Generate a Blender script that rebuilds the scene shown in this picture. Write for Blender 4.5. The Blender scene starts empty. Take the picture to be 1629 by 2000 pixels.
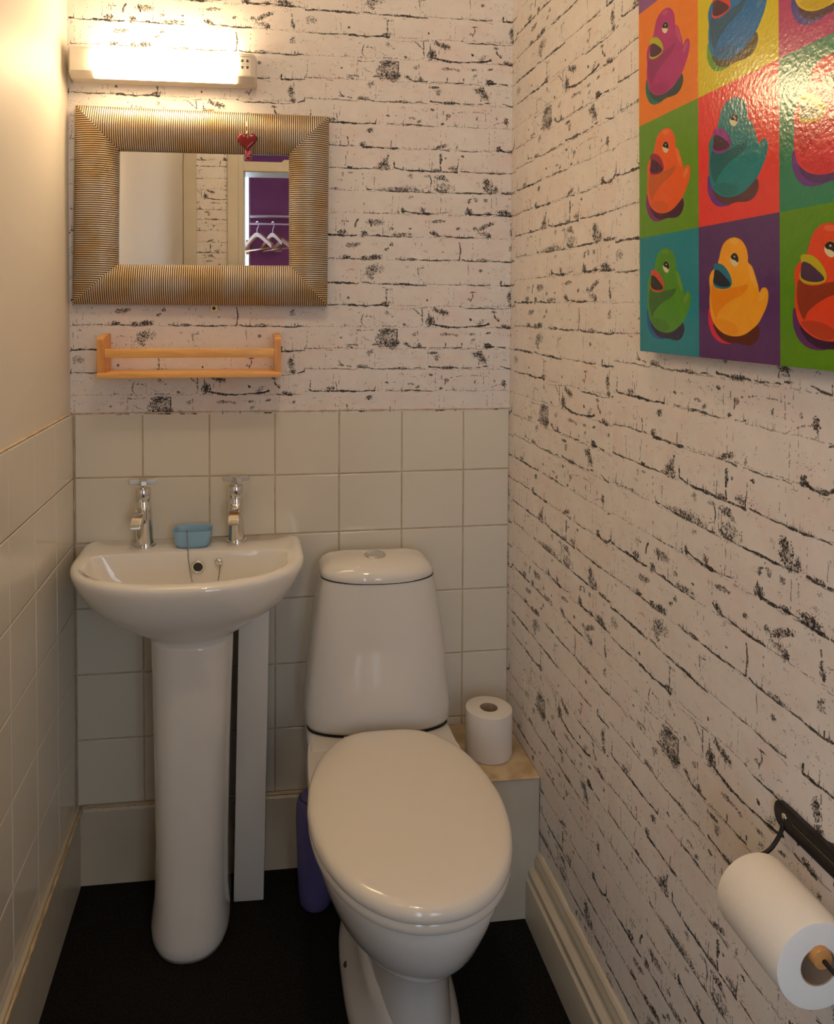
import bpy, bmesh, math, random
import numpy as np
from mathutils import Vector, Matrix
random.seed(4)
C = bpy.context.scene.collection
PI = math.pi

# ------------------------------------------------------------------ camera
FPX, PX, PY = 1497.84, 689.88, 654.92           # focal length and principal point for a 1629 x 2000 frame
YAW, PITCH, ROLL = -0.12249, 0.0314, 0.0028
CX, CD, CZ = 0.4196, 1.8042, 1.3252
def cam_rot():
    cy, sy = math.cos(YAW), math.sin(YAW); cp, sp = math.cos(PITCH), math.sin(PITCH); cr, sr = math.cos(ROLL), math.sin(ROLL)
    Ry = Matrix(((cy, 0, sy), (0, 1, 0), (-sy, 0, cy)))
    Rp = Matrix(((1, 0, 0), (0, cp, -sp), (0, sp, cp)))
    Rr = Matrix(((cr, -sr, 0), (sr, cr, 0), (0, 0, 1)))
    M = Rr @ Rp @ Ry                              # world (x, down, forward) -> camera (x, down, forward)
    r, d, f = M[0], M[1], M[2]
    tow = lambda v: Vector((v[0], v[2], -v[1]))   # (x, down, fwd) -> blender (x, y, z)
    X, Dn, F = tow(r), tow(d), tow(f)
    return Matrix((X, -Dn, -F)).transposed()
cam_data = bpy.data.cameras.new('camera')
cam = bpy.data.objects.new('camera', cam_data); C.objects.link(cam)
cam.matrix_world = Matrix.Translation((CX, -CD, CZ)) @ cam_rot().to_4x4()
cam_data.sensor_fit = 'VERTICAL'; cam_data.sensor_height = 24; cam_data.sensor_width = 24
cam_data.lens = FPX / 2000 * 24
cam_data.shift_x = (1629 / 2 - PX) / 2000
cam_data.shift_y = (PY - 1000) / 2000
cam_data.clip_start = 0.02
bpy.context.scene.camera = cam

# ------------------------------------------------------------------ world, light, exposure
S = bpy.context.scene
S.view_settings.view_transform = 'Standard'; S.view_settings.look = 'None'
S.view_settings.gamma = 1; S.view_settings.use_curve_mapping = False
S.view_settings.exposure = 0.0
try:
    S.cycles.use_denoising = True; S.cycles.max_bounces = 11; S.cycles.diffuse_bounces = 7; S.cycles.glossy_bounces = 5; S.cycles.use_adaptive_sampling = True; S.cycles.adaptive_threshold = 0.03
    S.cycles.sample_clamp_indirect = 6
except Exception: pass
world = bpy.data.worlds.new('world'); S.world = world; world.use_nodes = True
bgn = world.node_tree.nodes['Background']
bgn.inputs[0].default_value = (0.72, 0.86, 1.0, 1); bgn.inputs[1].default_value = 2.2
LAMP_STRENGTH = 40.0
LAMP_COLOR = (1.0, 0.72, 0.405)
FILL_STRENGTH = 56.0  # glow of the added, out-of-view ceiling fill light
def area(name, loc, target, sx, sy, power, col):
    l = bpy.data.lights.new(name, 'AREA'); l.shape = 'RECTANGLE'; l.size = sx; l.size_y = sy; l.energy = power; l.color = col
    o = bpy.data.objects.new(name, l); C.objects.link(o); o.location = loc
    d = Vector(target) - Vector(loc); o.rotation_euler = d.to_track_quat('-Z', 'Z').to_euler()
    return o
area('window_daylight', (-0.17, -3.62, 1.45), (-0.17, 0, 1.45), 0.9, 1.9, 27, (0.66, 0.80, 1.0))
area('second_window_daylight', (1.15, -3.62, 1.45), (1.10, 0, 1.1), 0.8, 1.5, 8, (0.82, 0.91, 1.0))

# ------------------------------------------------------------------ materials
def lin(c):
    f = lambda v: v / 12.92 if v <= 0.04045 else ((v + 0.055) / 1.055) ** 2.4
    return tuple(f(v / 255 if max(c) > 1.01 else v) for v in c[:3]) + (1,)
def nd(nt, t, **k):
    n = nt.nodes.new(t)
    for a, b in k.items(): setattr(n, a, b)
    return n
def mat(name, base, rough=0.5, metal=0.0, coat=0.0, noise=None, bump=None, spec=0.5):
    """noise=(scale, amount, second colour)  bump=(scale, strength, distance)"""
    m = bpy.data.materials.new(name); m.use_nodes = True; nt = m.node_tree
    p = nt.nodes['Principled BSDF']
    p.inputs['Base Color'].default_value = base; p.inputs['Roughness'].default_value = rough
    p.inputs['Metallic'].default_value = metal; p.inputs['Coat Weight'].default_value = coat
    p.inputs['Specular IOR Level'].default_value = spec
    tc = nd(nt, 'ShaderNodeTexCoord')
    if noise:
        n = nd(nt, 'ShaderNodeTexNoise'); n.inputs['Scale'].default_value = noise[0]; n.inputs['Detail'].default_value = 5
        nt.links.new(tc.outputs['Object'], n.inputs['Vector'])
        r = nd(nt, 'ShaderNodeValToRGB'); r.color_ramp.elements[0].position = 0.5 - noise[1]; r.color_ramp.elements[1].position = 0.5 + noise[1]
        r.color_ramp.elements[0].color = noise[2]; r.color_ramp.elements[1].color = base
        nt.links.new(n.outputs['Fac'], r.inputs['Fac']); nt.links.new(r.outputs['Color'], p.inputs['Base Color'])
    if bump:
        n = nd(nt, 'ShaderNodeTexNoise'); n.inputs['Scale'].default_value = bump[0]; n.inputs['Detail'].default_value = 3
        nt.links.new(tc.outputs['Object'], n.inputs['Vector'])
        b = nd(nt, 'ShaderNodeBump'); b.inputs['Strength'].default_value = bump[1]; b.inputs['Distance'].default_value = bump[2]
        nt.links.new(n.outputs['Fac'], b.inputs['Height']); nt.links.new(b.outputs['Normal'], p.inputs['Normal'])
    return m
def g(v): return (v, v, v, 1)
M_plaster = mat('cream_plaster', (0.76, 0.70, 0.60, 1), 0.55, spec=0.25, bump=(9, 0.25, 0.01), noise=(3, 0.3, (0.71, 0.66, 0.58, 1)))
M_tile = mat('glazed_tile', (0.74, 0.695, 0.59, 1), 0.10, noise=(2.2, 0.25, (0.70, 0.665, 0.575, 1)), bump=(7, 0.12, 0.006))
M_grout = mat('grout', (0.60, 0.51, 0.38, 1), 0.8, noise=(30, 0.2, (0.42, 0.33, 0.22, 1)), bump=(150, 0.4, 0.001))
M_caulk = mat('caulk', (0.72, 0.58, 0.42, 1), 0.6, noise=(40, 0.2, (0.5, 0.36, 0.22, 1)))
M_ceramic = mat('white_ceramic', (0.80, 0.785, 0.75, 1), 0.08, coat=0.3, bump=(3, 0.05, 0.01))
M_toilet = mat('toilet_ceramic', (0.72, 0.70, 0.66, 1), 0.10, coat=0.2)
M_lid = mat('seat_plastic', (0.76, 0.71, 0.63, 1), 0.14, coat=0.2)
M_joint = mat('dark_joint', g(0.04), 0.7)
M_chrome = mat('chrome', (0.78, 0.77, 0.75, 1), 0.09, 1.0)
M_satin = mat('satin_chrome', (0.66, 0.64, 0.61, 1), 0.33, 0.85)
M_brass = mat('brass', (0.72, 0.55, 0.28, 1), 0.35, 1.0)
M_paint = mat('cream_gloss_paint', (0.60, 0.55, 0.45, 1), 0.32, noise=(14, 0.3, (0.55, 0.49, 0.38, 1)), bump=(25, 0.3, 0.002))
M_yellowed = mat('yellowed_paint', (0.66, 0.52, 0.32, 1), 0.45, noise=(22, 0.12, (0.45, 0.33, 0.19, 1)), bump=(60, 0.5, 0.002))
M_white_board = mat('white_melamine', (0.72, 0.71, 0.68, 1), 0.35)
M_floor = mat('dark_carpet', (0.020, 0.017, 0.014, 1), 0.95, noise=(260, 0.12, (0.008, 0.007, 0.006, 1)), bump=(420, 0.8, 0.004), spec=0.1)
M_iron = mat('black_iron', (0.022, 0.017, 0.016, 1), 0.42, 0.4, bump=(60, 0.4, 0.002))
M_paper = mat('tissue_paper', (0.80, 0.76, 0.70, 1), 0.95, bump=(170, 0.25, 0.001), spec=0.1)
M_card = mat('cardboard_core', (0.42, 0.30, 0.20, 1), 0.9)
M_blue = mat('blue_plastic', (0.26, 0.47, 0.66, 1), 0.3)
M_heart = mat('red_glass', (0.20, 0.002, 0.006, 1), 0.2, coat=0.3)
M_heart2 = mat('pink_glass', (0.62, 0.05, 0.10, 1), 0.12, coat=0.8)
M_purple = mat('purple_plaster', (0.36, 0.13, 0.27, 1), 0.7, noise=(3, 0.3, (0.30, 0.10, 0.22, 1)))
M_lampbody = mat('lamp_plastic', (0.74, 0.68, 0.58, 1), 0.35)
M_hole = mat('socket_slot', (0.06, 0.04, 0.03, 1), 0.6)
M_chain = mat('tarnished_chain', (0.30, 0.24, 0.17, 1), 0.4, 0.8)
M_print = mat('printed_grey', (0.16, 0.13, 0.10, 1), 0.6)
M_wire = mat('hook_wire', (0.75, 0.72, 0.78, 1), 0.3, 1.0)
M_white = mat('white_gloss', (0.85, 0.85, 0.84, 1), 0.3)

m = M_mirror = bpy.data.materials.new('mirror_silver'); m.use_nodes = True
p = m.node_tree.nodes['Principled BSDF']; p.inputs['Base Color'].default_value = (0.93, 0.94, 0.92, 1); p.inputs['Metallic'].default_value = 1; p.inputs['Roughness'].default_value = 0.0
m = M_glass = bpy.data.materials.new('window_glass'); m.use_nodes = True; nt = m.node_tree; nt.nodes.remove(nt.nodes['Principled BSDF'])
tr = nd(nt, 'ShaderNodeBsdfTransparent'); gl = nd(nt, 'ShaderNodeBsdfGlossy'); gl.inputs['Roughness'].default_value = 0.02; mx = nd(nt, 'ShaderNodeMixShader'); mx.inputs[0].default_value = 0.06
nt.links.new(tr.outputs[0], mx.inputs[1]); nt.links.new(gl.outputs[0], mx.inputs[2]); nt.links.new(mx.outputs[0], nt.nodes['Material Output'].inputs[0])
m = M_glow = bpy.data.materials.new('lit_diffuser'); m.use_nodes = True; p = m.node_tree.nodes['Principled BSDF']
p.inputs['Base Color'].default_value = (0.9, 0.85, 0.75, 1); p.inputs['Emission Color'].default_value = LAMP_COLOR + (1,); p.inputs['Emission Strength'].default_value = LAMP_STRENGTH
m = M_fill_globe = bpy.data.materials.new('fill_globe'); m.use_nodes = True; p = m.node_tree.nodes['Principled BSDF']
p.inputs['Base Color'].default_value = (0.9, 0.85, 0.75, 1); p.inputs['Emission Color'].default_value = (1.0, 0.78, 0.53, 1); p.inputs['Emission Strength'].default_value = FILL_STRENGTH
m = M_frost = bpy.data.materials.new('frosted_purple_plastic'); m.use_nodes = True; p = m.node_tree.nodes['Principled BSDF']
p.inputs['Base Color'].default_value = (0.15, 0.13, 0.33, 1); p.inputs['Roughness'].default_value = 0.35; p.inputs['Transmission Weight'].default_value = 0.25

def wood(name, c1, c2, axis, rough=0.4, scale=9):
    m = bpy.data.materials.new(name); m.use_nodes = True; nt = m.node_tree; p = nt.nodes['Principled BSDF']
    tc = nd(nt, 'ShaderNodeTexCoord'); mp = nd(nt, 'ShaderNodeMapping')
    s = [scale * 4] * 3; s[axis] = scale * 0.5; mp.inputs['Scale'].default_value = s
    n = nd(nt, 'ShaderNodeTexNoise'); n.inputs['Scale'].default_value = 3; n.inputs['Detail'].default_value = 6; n.inputs['Distortion'].default_value = 0.6
    r = nd(nt, 'ShaderNodeValToRGB'); r.color_ramp.elements[0].position = 0.3; r.color_ramp.elements[1].position = 0.7
    r.color_ramp.elements[0].color = c2; r.color_ramp.elements[1].color = c1
    nt.links.new(tc.outputs['Object'], mp.inputs[0]); nt.links.new(mp.outputs[0], n.inputs['Vector']); nt.links.new(n.outputs['Fac'], r.inputs[0])
    nt.links.new(r.outputs[0], p.inputs['Base Color']); p.inputs['Roughness'].default_value = rough
    return m
M_pine = wood('pine_wood', (0.92, 0.52, 0.17, 1), (0.78, 0.40, 0.115, 1), 0)
M_pine_v = wood('pine_wood_upright', (0.80, 0.38, 0.10, 1), (0.64, 0.27, 0.065, 1), 2)
M_dowel = wood('dowel_wood', (0.62, 0.30, 0.09, 1), (0.48, 0.21, 0.06, 1), 1)
M_hanger = wood('hanger_wood', (0.62, 0.36, 0.18, 1), (0.50, 0.27, 0.12, 1), 0)
M_hanger2 = wood('darker_hanger_wood', (0.40, 0.17, 0.06, 1), (0.32, 0.12, 0.04, 1), 0)

# ribbed antique gold and silver finish of the mirror frame (grooves darker than the ribs: attribute 'groove')
m = M_rib = bpy.data.materials.new('antique_gold_leaf'); m.use_nodes = True; nt = m.node_tree; p = nt.nodes['Principled BSDF']
tc = nd(nt, 'ShaderNodeTexCoord'); n = nd(nt, 'ShaderNodeTexNoise'); n.inputs['Scale'].default_value = 16; n.inputs['Detail'].default_value = 4
r = nd(nt, 'ShaderNodeValToRGB'); r.color_ramp.elements[0].position = 0.36; r.color_ramp.elements[1].position = 0.62
r.color_ramp.elements[0].color = (0.62, 0.43, 0.21, 1); r.color_ramp.elements[1].color = (0.66, 0.57, 0.46, 1)
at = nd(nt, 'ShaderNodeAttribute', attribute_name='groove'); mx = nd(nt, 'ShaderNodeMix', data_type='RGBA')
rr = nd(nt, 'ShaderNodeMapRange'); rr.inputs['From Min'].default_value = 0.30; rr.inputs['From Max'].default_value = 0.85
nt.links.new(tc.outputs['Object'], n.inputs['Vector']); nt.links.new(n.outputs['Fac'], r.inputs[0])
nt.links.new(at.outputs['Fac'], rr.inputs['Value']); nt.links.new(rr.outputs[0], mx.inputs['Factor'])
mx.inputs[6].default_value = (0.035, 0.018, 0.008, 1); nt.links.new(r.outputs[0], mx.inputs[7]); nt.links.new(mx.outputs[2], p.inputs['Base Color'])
p.inputs['Metallic'].default_value = 0.35; p.inputs['Roughness'].default_value = 0.36

# ------------------------------------------------------------------ mesh helpers
def tag(o, label=None, cat=None, group=None, kind=None):
    if label: o['label'] = label
    if cat: o['category'] = cat
    if group: o['group'] = group
    if kind: o['kind'] = kind
    return o
def empty(name, loc, label, cat, group=None, rz=0):
    o = bpy.data.objects.new(name, None); C.objects.link(o); o.location = loc; o.rotation_euler = (0, 0, rz); o.empty_display_size = 0.05
    return tag(o, label, cat, group)
def link(name, me, mats, parent=None, smooth=False):
    o = bpy.data.objects.new(name, me); C.objects.link(o)
    for mm in (mats if isinstance(mats, (list, tuple)) else [mats]): me.materials.append(mm)
    if smooth:
        me.polygons.foreach_set('use_smooth', [True] * len(me.polygons))
    if parent is not None:
        o.parent = parent
        bpy.context.view_layer.update()
        o.matrix_parent_inverse = parent.matrix_world.inverted()
    return o
def from_bm(name, bm, mats, parent=None, smooth=False, angle=None):
    bmesh.ops.recalc_face_normals(bm, faces=bm.faces)
    if angle is not None:
        for f in bm.faces: f.smooth = True
        for e in bm.edges:
            if len(e.link_faces) == 2 and e.calc_face_angle(0) > math.radians(angle): e.smooth = False
    me = bpy.data.meshes.new(name); bm.to_mesh(me); bm.free()
    o = link(name, me, mats, parent, smooth)
    return o
def add_box(bm, x0, x1, y0, y1, z0, z1, bev=0.0, seg=1, M=None):
    co = [(x0, y0, z0), (x1, y0, z0), (x1, y1, z0), (x0, y1, z0), (x0, y0, z1), (x1, y0, z1), (x1, y1, z1), (x0, y1, z1)]
    vs = [bm.verts.new(c) for c in co]
    fs = [bm.faces.new([vs[i] for i in q]) for q in ((3, 2, 1, 0), (4, 5, 6, 7), (0, 1, 5, 4), (1, 2, 6, 5), (2, 3, 7, 6), (3, 0, 4, 7))]
    geo = vs
    if bev > 0:
        es = list({e for f in fs for e in f.edges})
        r = bmesh.ops.bevel(bm, geom=es, offset=bev, segments=seg, affect='EDGES', profile=0.5)
        geo = list({v for f in r['faces'] for v in f.verts} | {v for v in vs if v.is_valid})
    if M is not None: bmesh.ops.transform(bm, matrix=M, verts=[v for v in geo if v.is_valid])
    return geo
def box(name, x0, x1, y0, y1, z0, z1, mt, parent=None, bev=0.0, seg=1, M=None):
    bm = bmesh.new(); add_box(bm, x0, x1, y0, y1, z0, z1, bev, seg, M)
    return from_bm(name, bm, mt, parent, angle=30 if bev else None)
def loft(rings, closed=True, cap0=True, cap1=True, bm=None):
    bm = bm or bmesh.new(); R = [[bm.verts.new(c) for c in ring] for ring in rings]
    n = len(R[0])
    for a, b in zip(R[:-1], R[1:]):
        for i in range(n if closed else n - 1):
            j = (i + 1) % n
            bm.faces.new((a[i], a[j], b[j], b[i]))
    if cap0: bm.faces.new(list(reversed(R[0])))
    if cap1: bm.faces.new(R[-1])
    return bm
def spow(v, e): return math.copysign(abs(v) ** e, v)
def ring(xc, yc, a, bf, bb, nf, nb, z, n=72, zt=0.0):
    """plan outline: half width a, reach bf towards the camera (-y) and bb towards the wall"""
    out = []
    for i in range(n):
        t = 2 * PI * i / n; c, s = math.cos(t), math.sin(t)
        e = nf if s < 0 else nb; b = bf if s < 0 else bb
        x = a * spow(c, 2 / e); y = b * spow(s, 2 / e)
        out.append((xc + x, yc + y, z(xc + x, yc + y) if callable(z) else z))
    return out
def lathe(prof, n=32, M=None, cap=True, bm=None):
    rings = [[(r * math.cos(2 * PI * i / n), r * math.sin(2 * PI * i / n), z) for i in range(n)] for r, z in prof]
    if M is not None: rings = [[tuple(M @ Vector(c)) for c in rg] for rg in rings]
    return loft(rings, True, cap, cap, bm)
def tube(path, r, n=8, bm=None, cap=True):
    path = [Vector(p) for p in path]; rings = []
    t0 = (path[1] - path[0]).normalized(); up = Vector((0, 0, 1)) if abs(t0.z) < 0.9 else Vector((1, 0, 0))
    u = t0.cross(up).normalized()
    for i, p in enumerate(path):
        t = (path[min(i + 1, len(path) - 1)] - path[max(i - 1, 0)]).normalized()
        u = (u - t * u.dot(t)).normalized(); v = t.cross(u)
        rr = r[i] if isinstance(r, (list, tuple)) else r
        rings.append([tuple(p + (u * math.cos(2 * PI * k / n) + v * math.sin(2 * PI * k / n)) * rr) for k in range(n)])
    return loft(rings, True, cap, cap, bm)
def spline(pts, k=8, closed=False):
    P = [np.array(p, float) for p in pts]; n = len(P); out = []
    rng = range(n) if closed else range(n - 1)
    for i in rng:
        if closed: p0, p1, p2, p3 = P[i - 1], P[i], P[(i + 1) % n], P[(i + 2) % n]
        else: p0, p1, p2, p3 = P[max(i - 1, 0)], P[i], P[i + 1], P[min(i + 2, n - 1)]
        for j in range(k):
            t = j / k
            out.append(tuple(0.5 * ((2 * p1) + (-p0 + p2) * t + (2 * p0 - 5 * p1 + 4 * p2 - p3) * t * t + (-p0 + 3 * p1 - 3 * p2 + p3) * t ** 3)))
    if not closed: out.append(tuple(P[-1]))
    return out

# ------------------------------------------------------------------ wallpaper print (drawn by numpy: one 0.53 x 0.632 m repeat)
PPM = 2000.0
WW, WH = 1060, 1264
def fbm(h, w, cells, seed, octv=4):
    rg = np.random.RandomState(seed); out = np.zeros((h, w)); amp = 1.0; tot = 0
    for o in range(octv):
        cy, cx = max(2, int(cells * 2 ** o * h / w)), int(cells * 2 ** o)
        gr = rg.rand(cy, cx)
        yy = np.arange(h) * cy / h; xx = np.arange(w) * cx / w
        y0 = yy.astype(int) % cy; x0 = xx.astype(int) % cx; fy = (yy - np.floor(yy))[:, None]; fx = (xx - np.floor(xx))[None, :]
        fy = fy * fy * (3 - 2 * fy); fx = fx * fx * (3 - 2 * fx)
        a = gr[np.ix_(y0, x0)]; b = gr[np.ix_(y0, (x0 + 1) % cx)]; c_ = gr[np.ix_((y0 + 1) % cy, x0)]; d = gr[np.ix_((y0 + 1) % cy, (x0 + 1) % cx)]
        out += amp * ((a * (1 - fx) + b * fx) * (1 - fy) + (c_ * (1 - fx) + d * fx) * fy); tot += amp; amp *= 0.6
    return out / tot
def make_wallpaper():
    rg = np.random.RandomState(11)
    ink = np.zeros((WH, WW))                              # row 0 = bottom
    fine = fbm(WH, WW, 150, 3, 3); vfine = fbm(WH, WW, 330, 13, 2); mid = fbm(WH, WW, 40, 5, 4)
    SX = 0.001223 * PPM; SY = 0.00119 * PPM               # photo pixels -> texels
    rows = dict(a=35, b=78, c=120, d=163, e=203, f=246, g=290, h=333, i=376, j=419, k=463, l=509)
    def base(r): return WH - (rows[r] - 10) * 632 / 520 * 2   # texel height of the brick bottom
    def stamp(x, y, r, v):
        R = int(r + 2); xi, yi = int(round(x)), int(round(y))
        ys = np.arange(yi - R, yi + R + 1); xs = np.arange(xi - R, xi + R + 1)
        ok = (xs >= 0) & (xs < WW); xs = xs[ok]
        if len(xs) == 0: return
        yw = ys % WH
        d = np.sqrt((ys[:, None] - y) ** 2 + (xs[None, :] - x) ** 2)
        a = np.clip(r - d + 0.5, 0, 1) * v
        sub = ink[np.ix_(yw, xs)]; ink[np.ix_(yw, xs)] = np.maximum(sub, a)
    def stroke(r, pts, w=1.0, v=1.0, gap=0.0, jit=1.0, hair=0.0):
        b0 = base(r); P = [((x - 592) * SX, b0 + dy * SY) for x, dy in pts]
        ph = rg.rand(4) * 100; s = 0.0; gapn = rg.rand(2000)
        for (x0, y0), (x1, y1) in zip(P[:-1], P[1:]):
            L = math.hypot(x1 - x0, y1 - y0); n = max(2, int(L / 0.8)); nx, ny = -(y1 - y0) / max(L, 1e-6), (x1 - x0) / max(L, 1e-6)
            for i in range(n):
                t = i / n; s += L / n
                if gapn[int(s / 7) % 2000] < gap: continue
                off = jit * (1.3 * math.sin(s / 23 + ph[0]) + 0.9 * math.sin(s / 7.3 + ph[1]) + 0.5 * rg.randn())
                wd = w * (1.85 + 0.9 * math.sin(s / 31 + ph[2]) + 0.7 * math.sin(s / 9 + ph[3]) + 0.5 * rg.randn())
                if wd > 0.35: stamp(x0 + (x1 - x0) * t + nx * off, y0 + (y1 - y0) * t + ny * off, min(wd, 7), v)
                if rg.rand() < (hair + .12) * 0.10:
                    hh = rg.rand() ** 2 * 20 + 3
                    for q in range(int(hh)): stamp(x0 + (x1 - x0) * t + off, y0 + (y1 - y0) * t + q, 0.9 * (1 - q / hh) + 0.5, v * 0.9)
    def blot(r, x, dy, rx, ry, v=1.0, dens=0.5, ang=0.0):
        cx, cy = (x - 592) * SX, base(r) + dy * SY; rx *= SX * 1.22; ry *= SY * 1.22; R = int(max(rx, ry) * 1.4) + 2
        ys = np.arange(int(cy) - R, int(cy) + R); xs = np.arange(max(0, int(cx) - R), min(WW, int(cx) + R))
        if len(xs) == 0: return
        dx = xs[None, :] - cx; dyy = ys[:, None] - cy; ca, sa = math.cos(ang), math.sin(ang)
        u = (dx * ca + dyy * sa) / rx; w = (-dx * sa + dyy * ca) / ry; d = u * u + w * w
        yw = ys % WH; vf = (vfine[np.ix_(yw, xs)] - 0.5); f = vf * 5.5 + (fine[np.ix_(yw, xs)] - 0.5) * 2.4 + (mid[np.ix_(yw, xs)] - 0.5) * 1.6
        a = np.clip((1 - d) * 1.25 + f - (1.12 - dens * 1.5), 0, 1) * (d < 1.75) * v
        wash = np.clip((1 - d) * 1.1 + (mid[np.ix_(yw, xs)] - 0.5) * 2, 0, 1) * .30 * v * dens * 2
        sub = ink[np.ix_(yw, xs)]; ink[np.ix_(yw, xs)] = np.maximum(sub, np.maximum(np.clip(a * 1.5, 0, v), np.minimum(wash, .4)))
    def dots(r, x0, x1, d0, d1, n, v=0.7, sz=1.2):
        for _ in range(n):
            x = x0 + (x1 - x0) * rg.rand(); dy = d0 + (d1 - d0) * rg.rand()
            stamp((x - 592) * SX, base(r) + dy * SY, sz * (0.4 + rg.rand()), v * (0.4 + 0.6 * rg.rand()))
    st, bl, dt = stroke, blot, dots
    # a
    st('a', [(592, 0), (640, 1), (695, -2)], 1.5); st('a', [(704, 2), (716, 1)], .8, .8); st('a', [(717, -1), (738, -3)], .7, .8)
    st('a', [(735, -2), (830, -4)], .9, .85, .1); st('a', [(775, -2), (812, -4)], 1.4); st('a', [(838, -2), (888, -4)], .4, .5, .3)
    st('a', [(885, -3), (958, -4)], .8, .85); st('a', [(957, 2), (957, -3)], .8); st('a', [(980, -4), (1024, -3)], 1.1); st('a', [(980, 5), (980, -3)], .9); st('a', [(1002, 12), (1001, -3)], .8)
    bl('a', 728, 28, 13, 8, .95, .5); bl('a', 718, 18, 8, 8, .7, .4, .8); st('a', [(725, 12), (728, 0)], .5, .6, .4); dt('a', 798, 822, 12, 34, 26); st('a', [(812, 31), (825, 31)], .8, .8, .3); st('a', [(812, 31), (813, 18)], .7, .7, .3)
    bl('a', 938, 26, 3, 3, 1, .7); dt('a', 935, 950, 10, 28, 5); st('a', [(832, 38), (831, 20), (836, 8)], .35, .35, .4)
    st('a', [(692, 26), (692, 8)], .5, .5, .5); st('a', [(705, 28), (705, 8)], .4, .5, .5); st('a', [(945, -8), (960, -10)], .4, .4)
    # b
    st('b', [(592, 0), (660, 0), (676, 1)], .8, .9); st('b', [(676, -1), (695, -1), (753, -1)], 1.4, 1, 0, 1.6); st('b', [(752, 34), (751, 15), (753, 0)], .9, .85, .25)
    bl('b', 750, 3, 6, 4, 1, .7); st('b', [(763, 28), (763, 0)], .6, .7, .55); st('b', [(743, 35), (754, 33)], .6, .8, .2); st('b', [(797, -6), (832, -6)], .6, .7); st('b', [(768, -10), (800, -8)], .3, .4, .3)
    st('b', [(896, -3), (908, -6), (985, -7)], .9, .95); st('b', [(985, -7), (1010, -7)], .4, .6); st('b', [(921, 28), (923, 18), (919, 10), (921, 0)], .8, .8, .35); st('b', [(916, 27), (930, 26)], .9, .9); bl('b', 915, 12, 2.5, 2, 1, .7)
    bl('b', 999, 16, 5, 9, 1, .5); bl('b', 1003, 0, 5, 4, 1, .5); bl('b', 676, 14, 2, 2, 1, .7); bl('b', 604, 25, 10, 6, .7, .35); dt('b', 596, 610, 10, 30, 12, .6, 1); st('b', [(891, 28), (891, 3)], .25, .35, .6); bl('b', 831, 10, 1.5, 1.5, 1, .8)
    st('b', [(1012, -4), (1024, 0), (1027, 10)], 1, .9)
    # c
    st('c', [(706, 26), (702, 18), (701, 10), (706, 2)], 1.1, .85, .15); st('c', [(706, 20), (716, 21), (722, 18), (738, 10), (748, 5)], .6, .65, .5); st('c', [(743, 2), (775, 0)], .6, .6, .2); st('c', [(805, 34), (815, 26), (822, 20)], .9, .7, .2)
    st('c', [(822, 34), (822, 12), (822, 3)], .9, .75, .15); st('c', [(812, 0), (822, 2)], .7, .7); dt('c', 745, 800, 2, 36, 16, .6); bl('c', 763, 20, 2, 2, 1, .7); bl('c', 786, 4, 2.5, 2, .8, .6); st('c', [(750, 38), (785, 34), (805, 33)], .5, .5, .4); bl('c', 751, 27, 3, 5, .7, .5, .6)
    st('c', [(835, 32), (834, 18), (836, 10)], 1.2, .95, .1); bl('c', 838, 9, 7, 9, 1, .6); st('c', [(836, 7), (845, 3), (868, -1), (905, -2), (930, 0), (945, 2), (956, 5)], 1.5, 1, 0, .8); bl('c', 850, 32, 9, 4, .9, .5, -.5); bl('c', 862, 28, 11, 5, .9, .55, -.2); dt('c', 836, 860, 15, 30, 14, .6, 1)
    bl('c', 940, 9, 8, 3, .6, .4, .4); dt('c', 870, 930, 3, 15, 16, .5, .8); bl('c', 919, 14, 2, 2, 1, .7); st('c', [(966, 28), (968, 18), (976, 12)], .9, .8, .2); bl('c', 975, 13, 3, 2.5, 1, .6); bl('c', 966, 29, 4, 2, .8, .6)
    bl('c', 992, -1, 9, 3.5, 1, .7, -.1); st('c', [(972, -2), (1010, -4)], .7, .8, .2); bl('c', 700, 1, 2, 1.5, .8, .7); bl('c', 645, 3, 2, 1.5, .6, .6); st('c', [(829, -1), (836, 1)], .8, .6, .3)
    # d
    st('d', [(693, 37), (705, 36), (735, 38), (772, 38)], .7, .7, .3); bl('d', 752, 34, 14, 6, 1, .5); st('d', [(772, 38), (772, 8)], .9, .95); bl('d', 764, 9, 9, 8, 1, .95); bl('d', 748, 10, 15, 7, .95, .5); bl('d', 745, 22, 12, 12, .7, .36); bl('d', 765, 22, 6, 10, .6, .35)
    st('d', [(644, 9), (650, 8)], .8, .8); st('d', [(670, 8), (695, 7)], .7, .75, .25); st('d', [(720, 7), (738, 7)], .7, .7, .2); st('d', [(592, 0), (665, 1)], .6, .75, .25); bl('d', 680, 3, 6, 2.5, .9, .5, -.3); st('d', [(702, 24), (712, 18), (722, 14)], .7, .6, .3); bl('d', 662, 22, 2, 2, 1, .7)
    bl('d', 790, 8, 5, 2.5, 1, .5, -.3); st('d', [(794, 4), (800, 2), (830, 1)], .9, .9, 0, 1, .6); st('d', [(835, 1), (860, 1)], .6, .7, .1); st('d', [(860, 0), (902, 1)], .9, .85, 0, 1, .5); st('d', [(868, 10), (868, 0)], .9); st('d', [(902, 10), (902, 0)], .9); bl('d', 815, 6, 3, 4, 1, .6)
    st('d', [(812, 34), (814, 24), (813, 14)], .8, .75, .3); bl('d', 806, 28, 5, 3, .8, .45, .6); dt('d', 788, 830, 5, 34, 20, .5); bl('d', 873, 28, 12, 2.5, .7, .4); bl('d', 891, 26, 4, 2, .7, .5); bl('d', 923, 28, 5, 2, .7, .5); bl('d', 955, 30, 4, 2, .9, .6, .3); bl('d', 925, 16, 4, 3, .6, .4)
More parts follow.
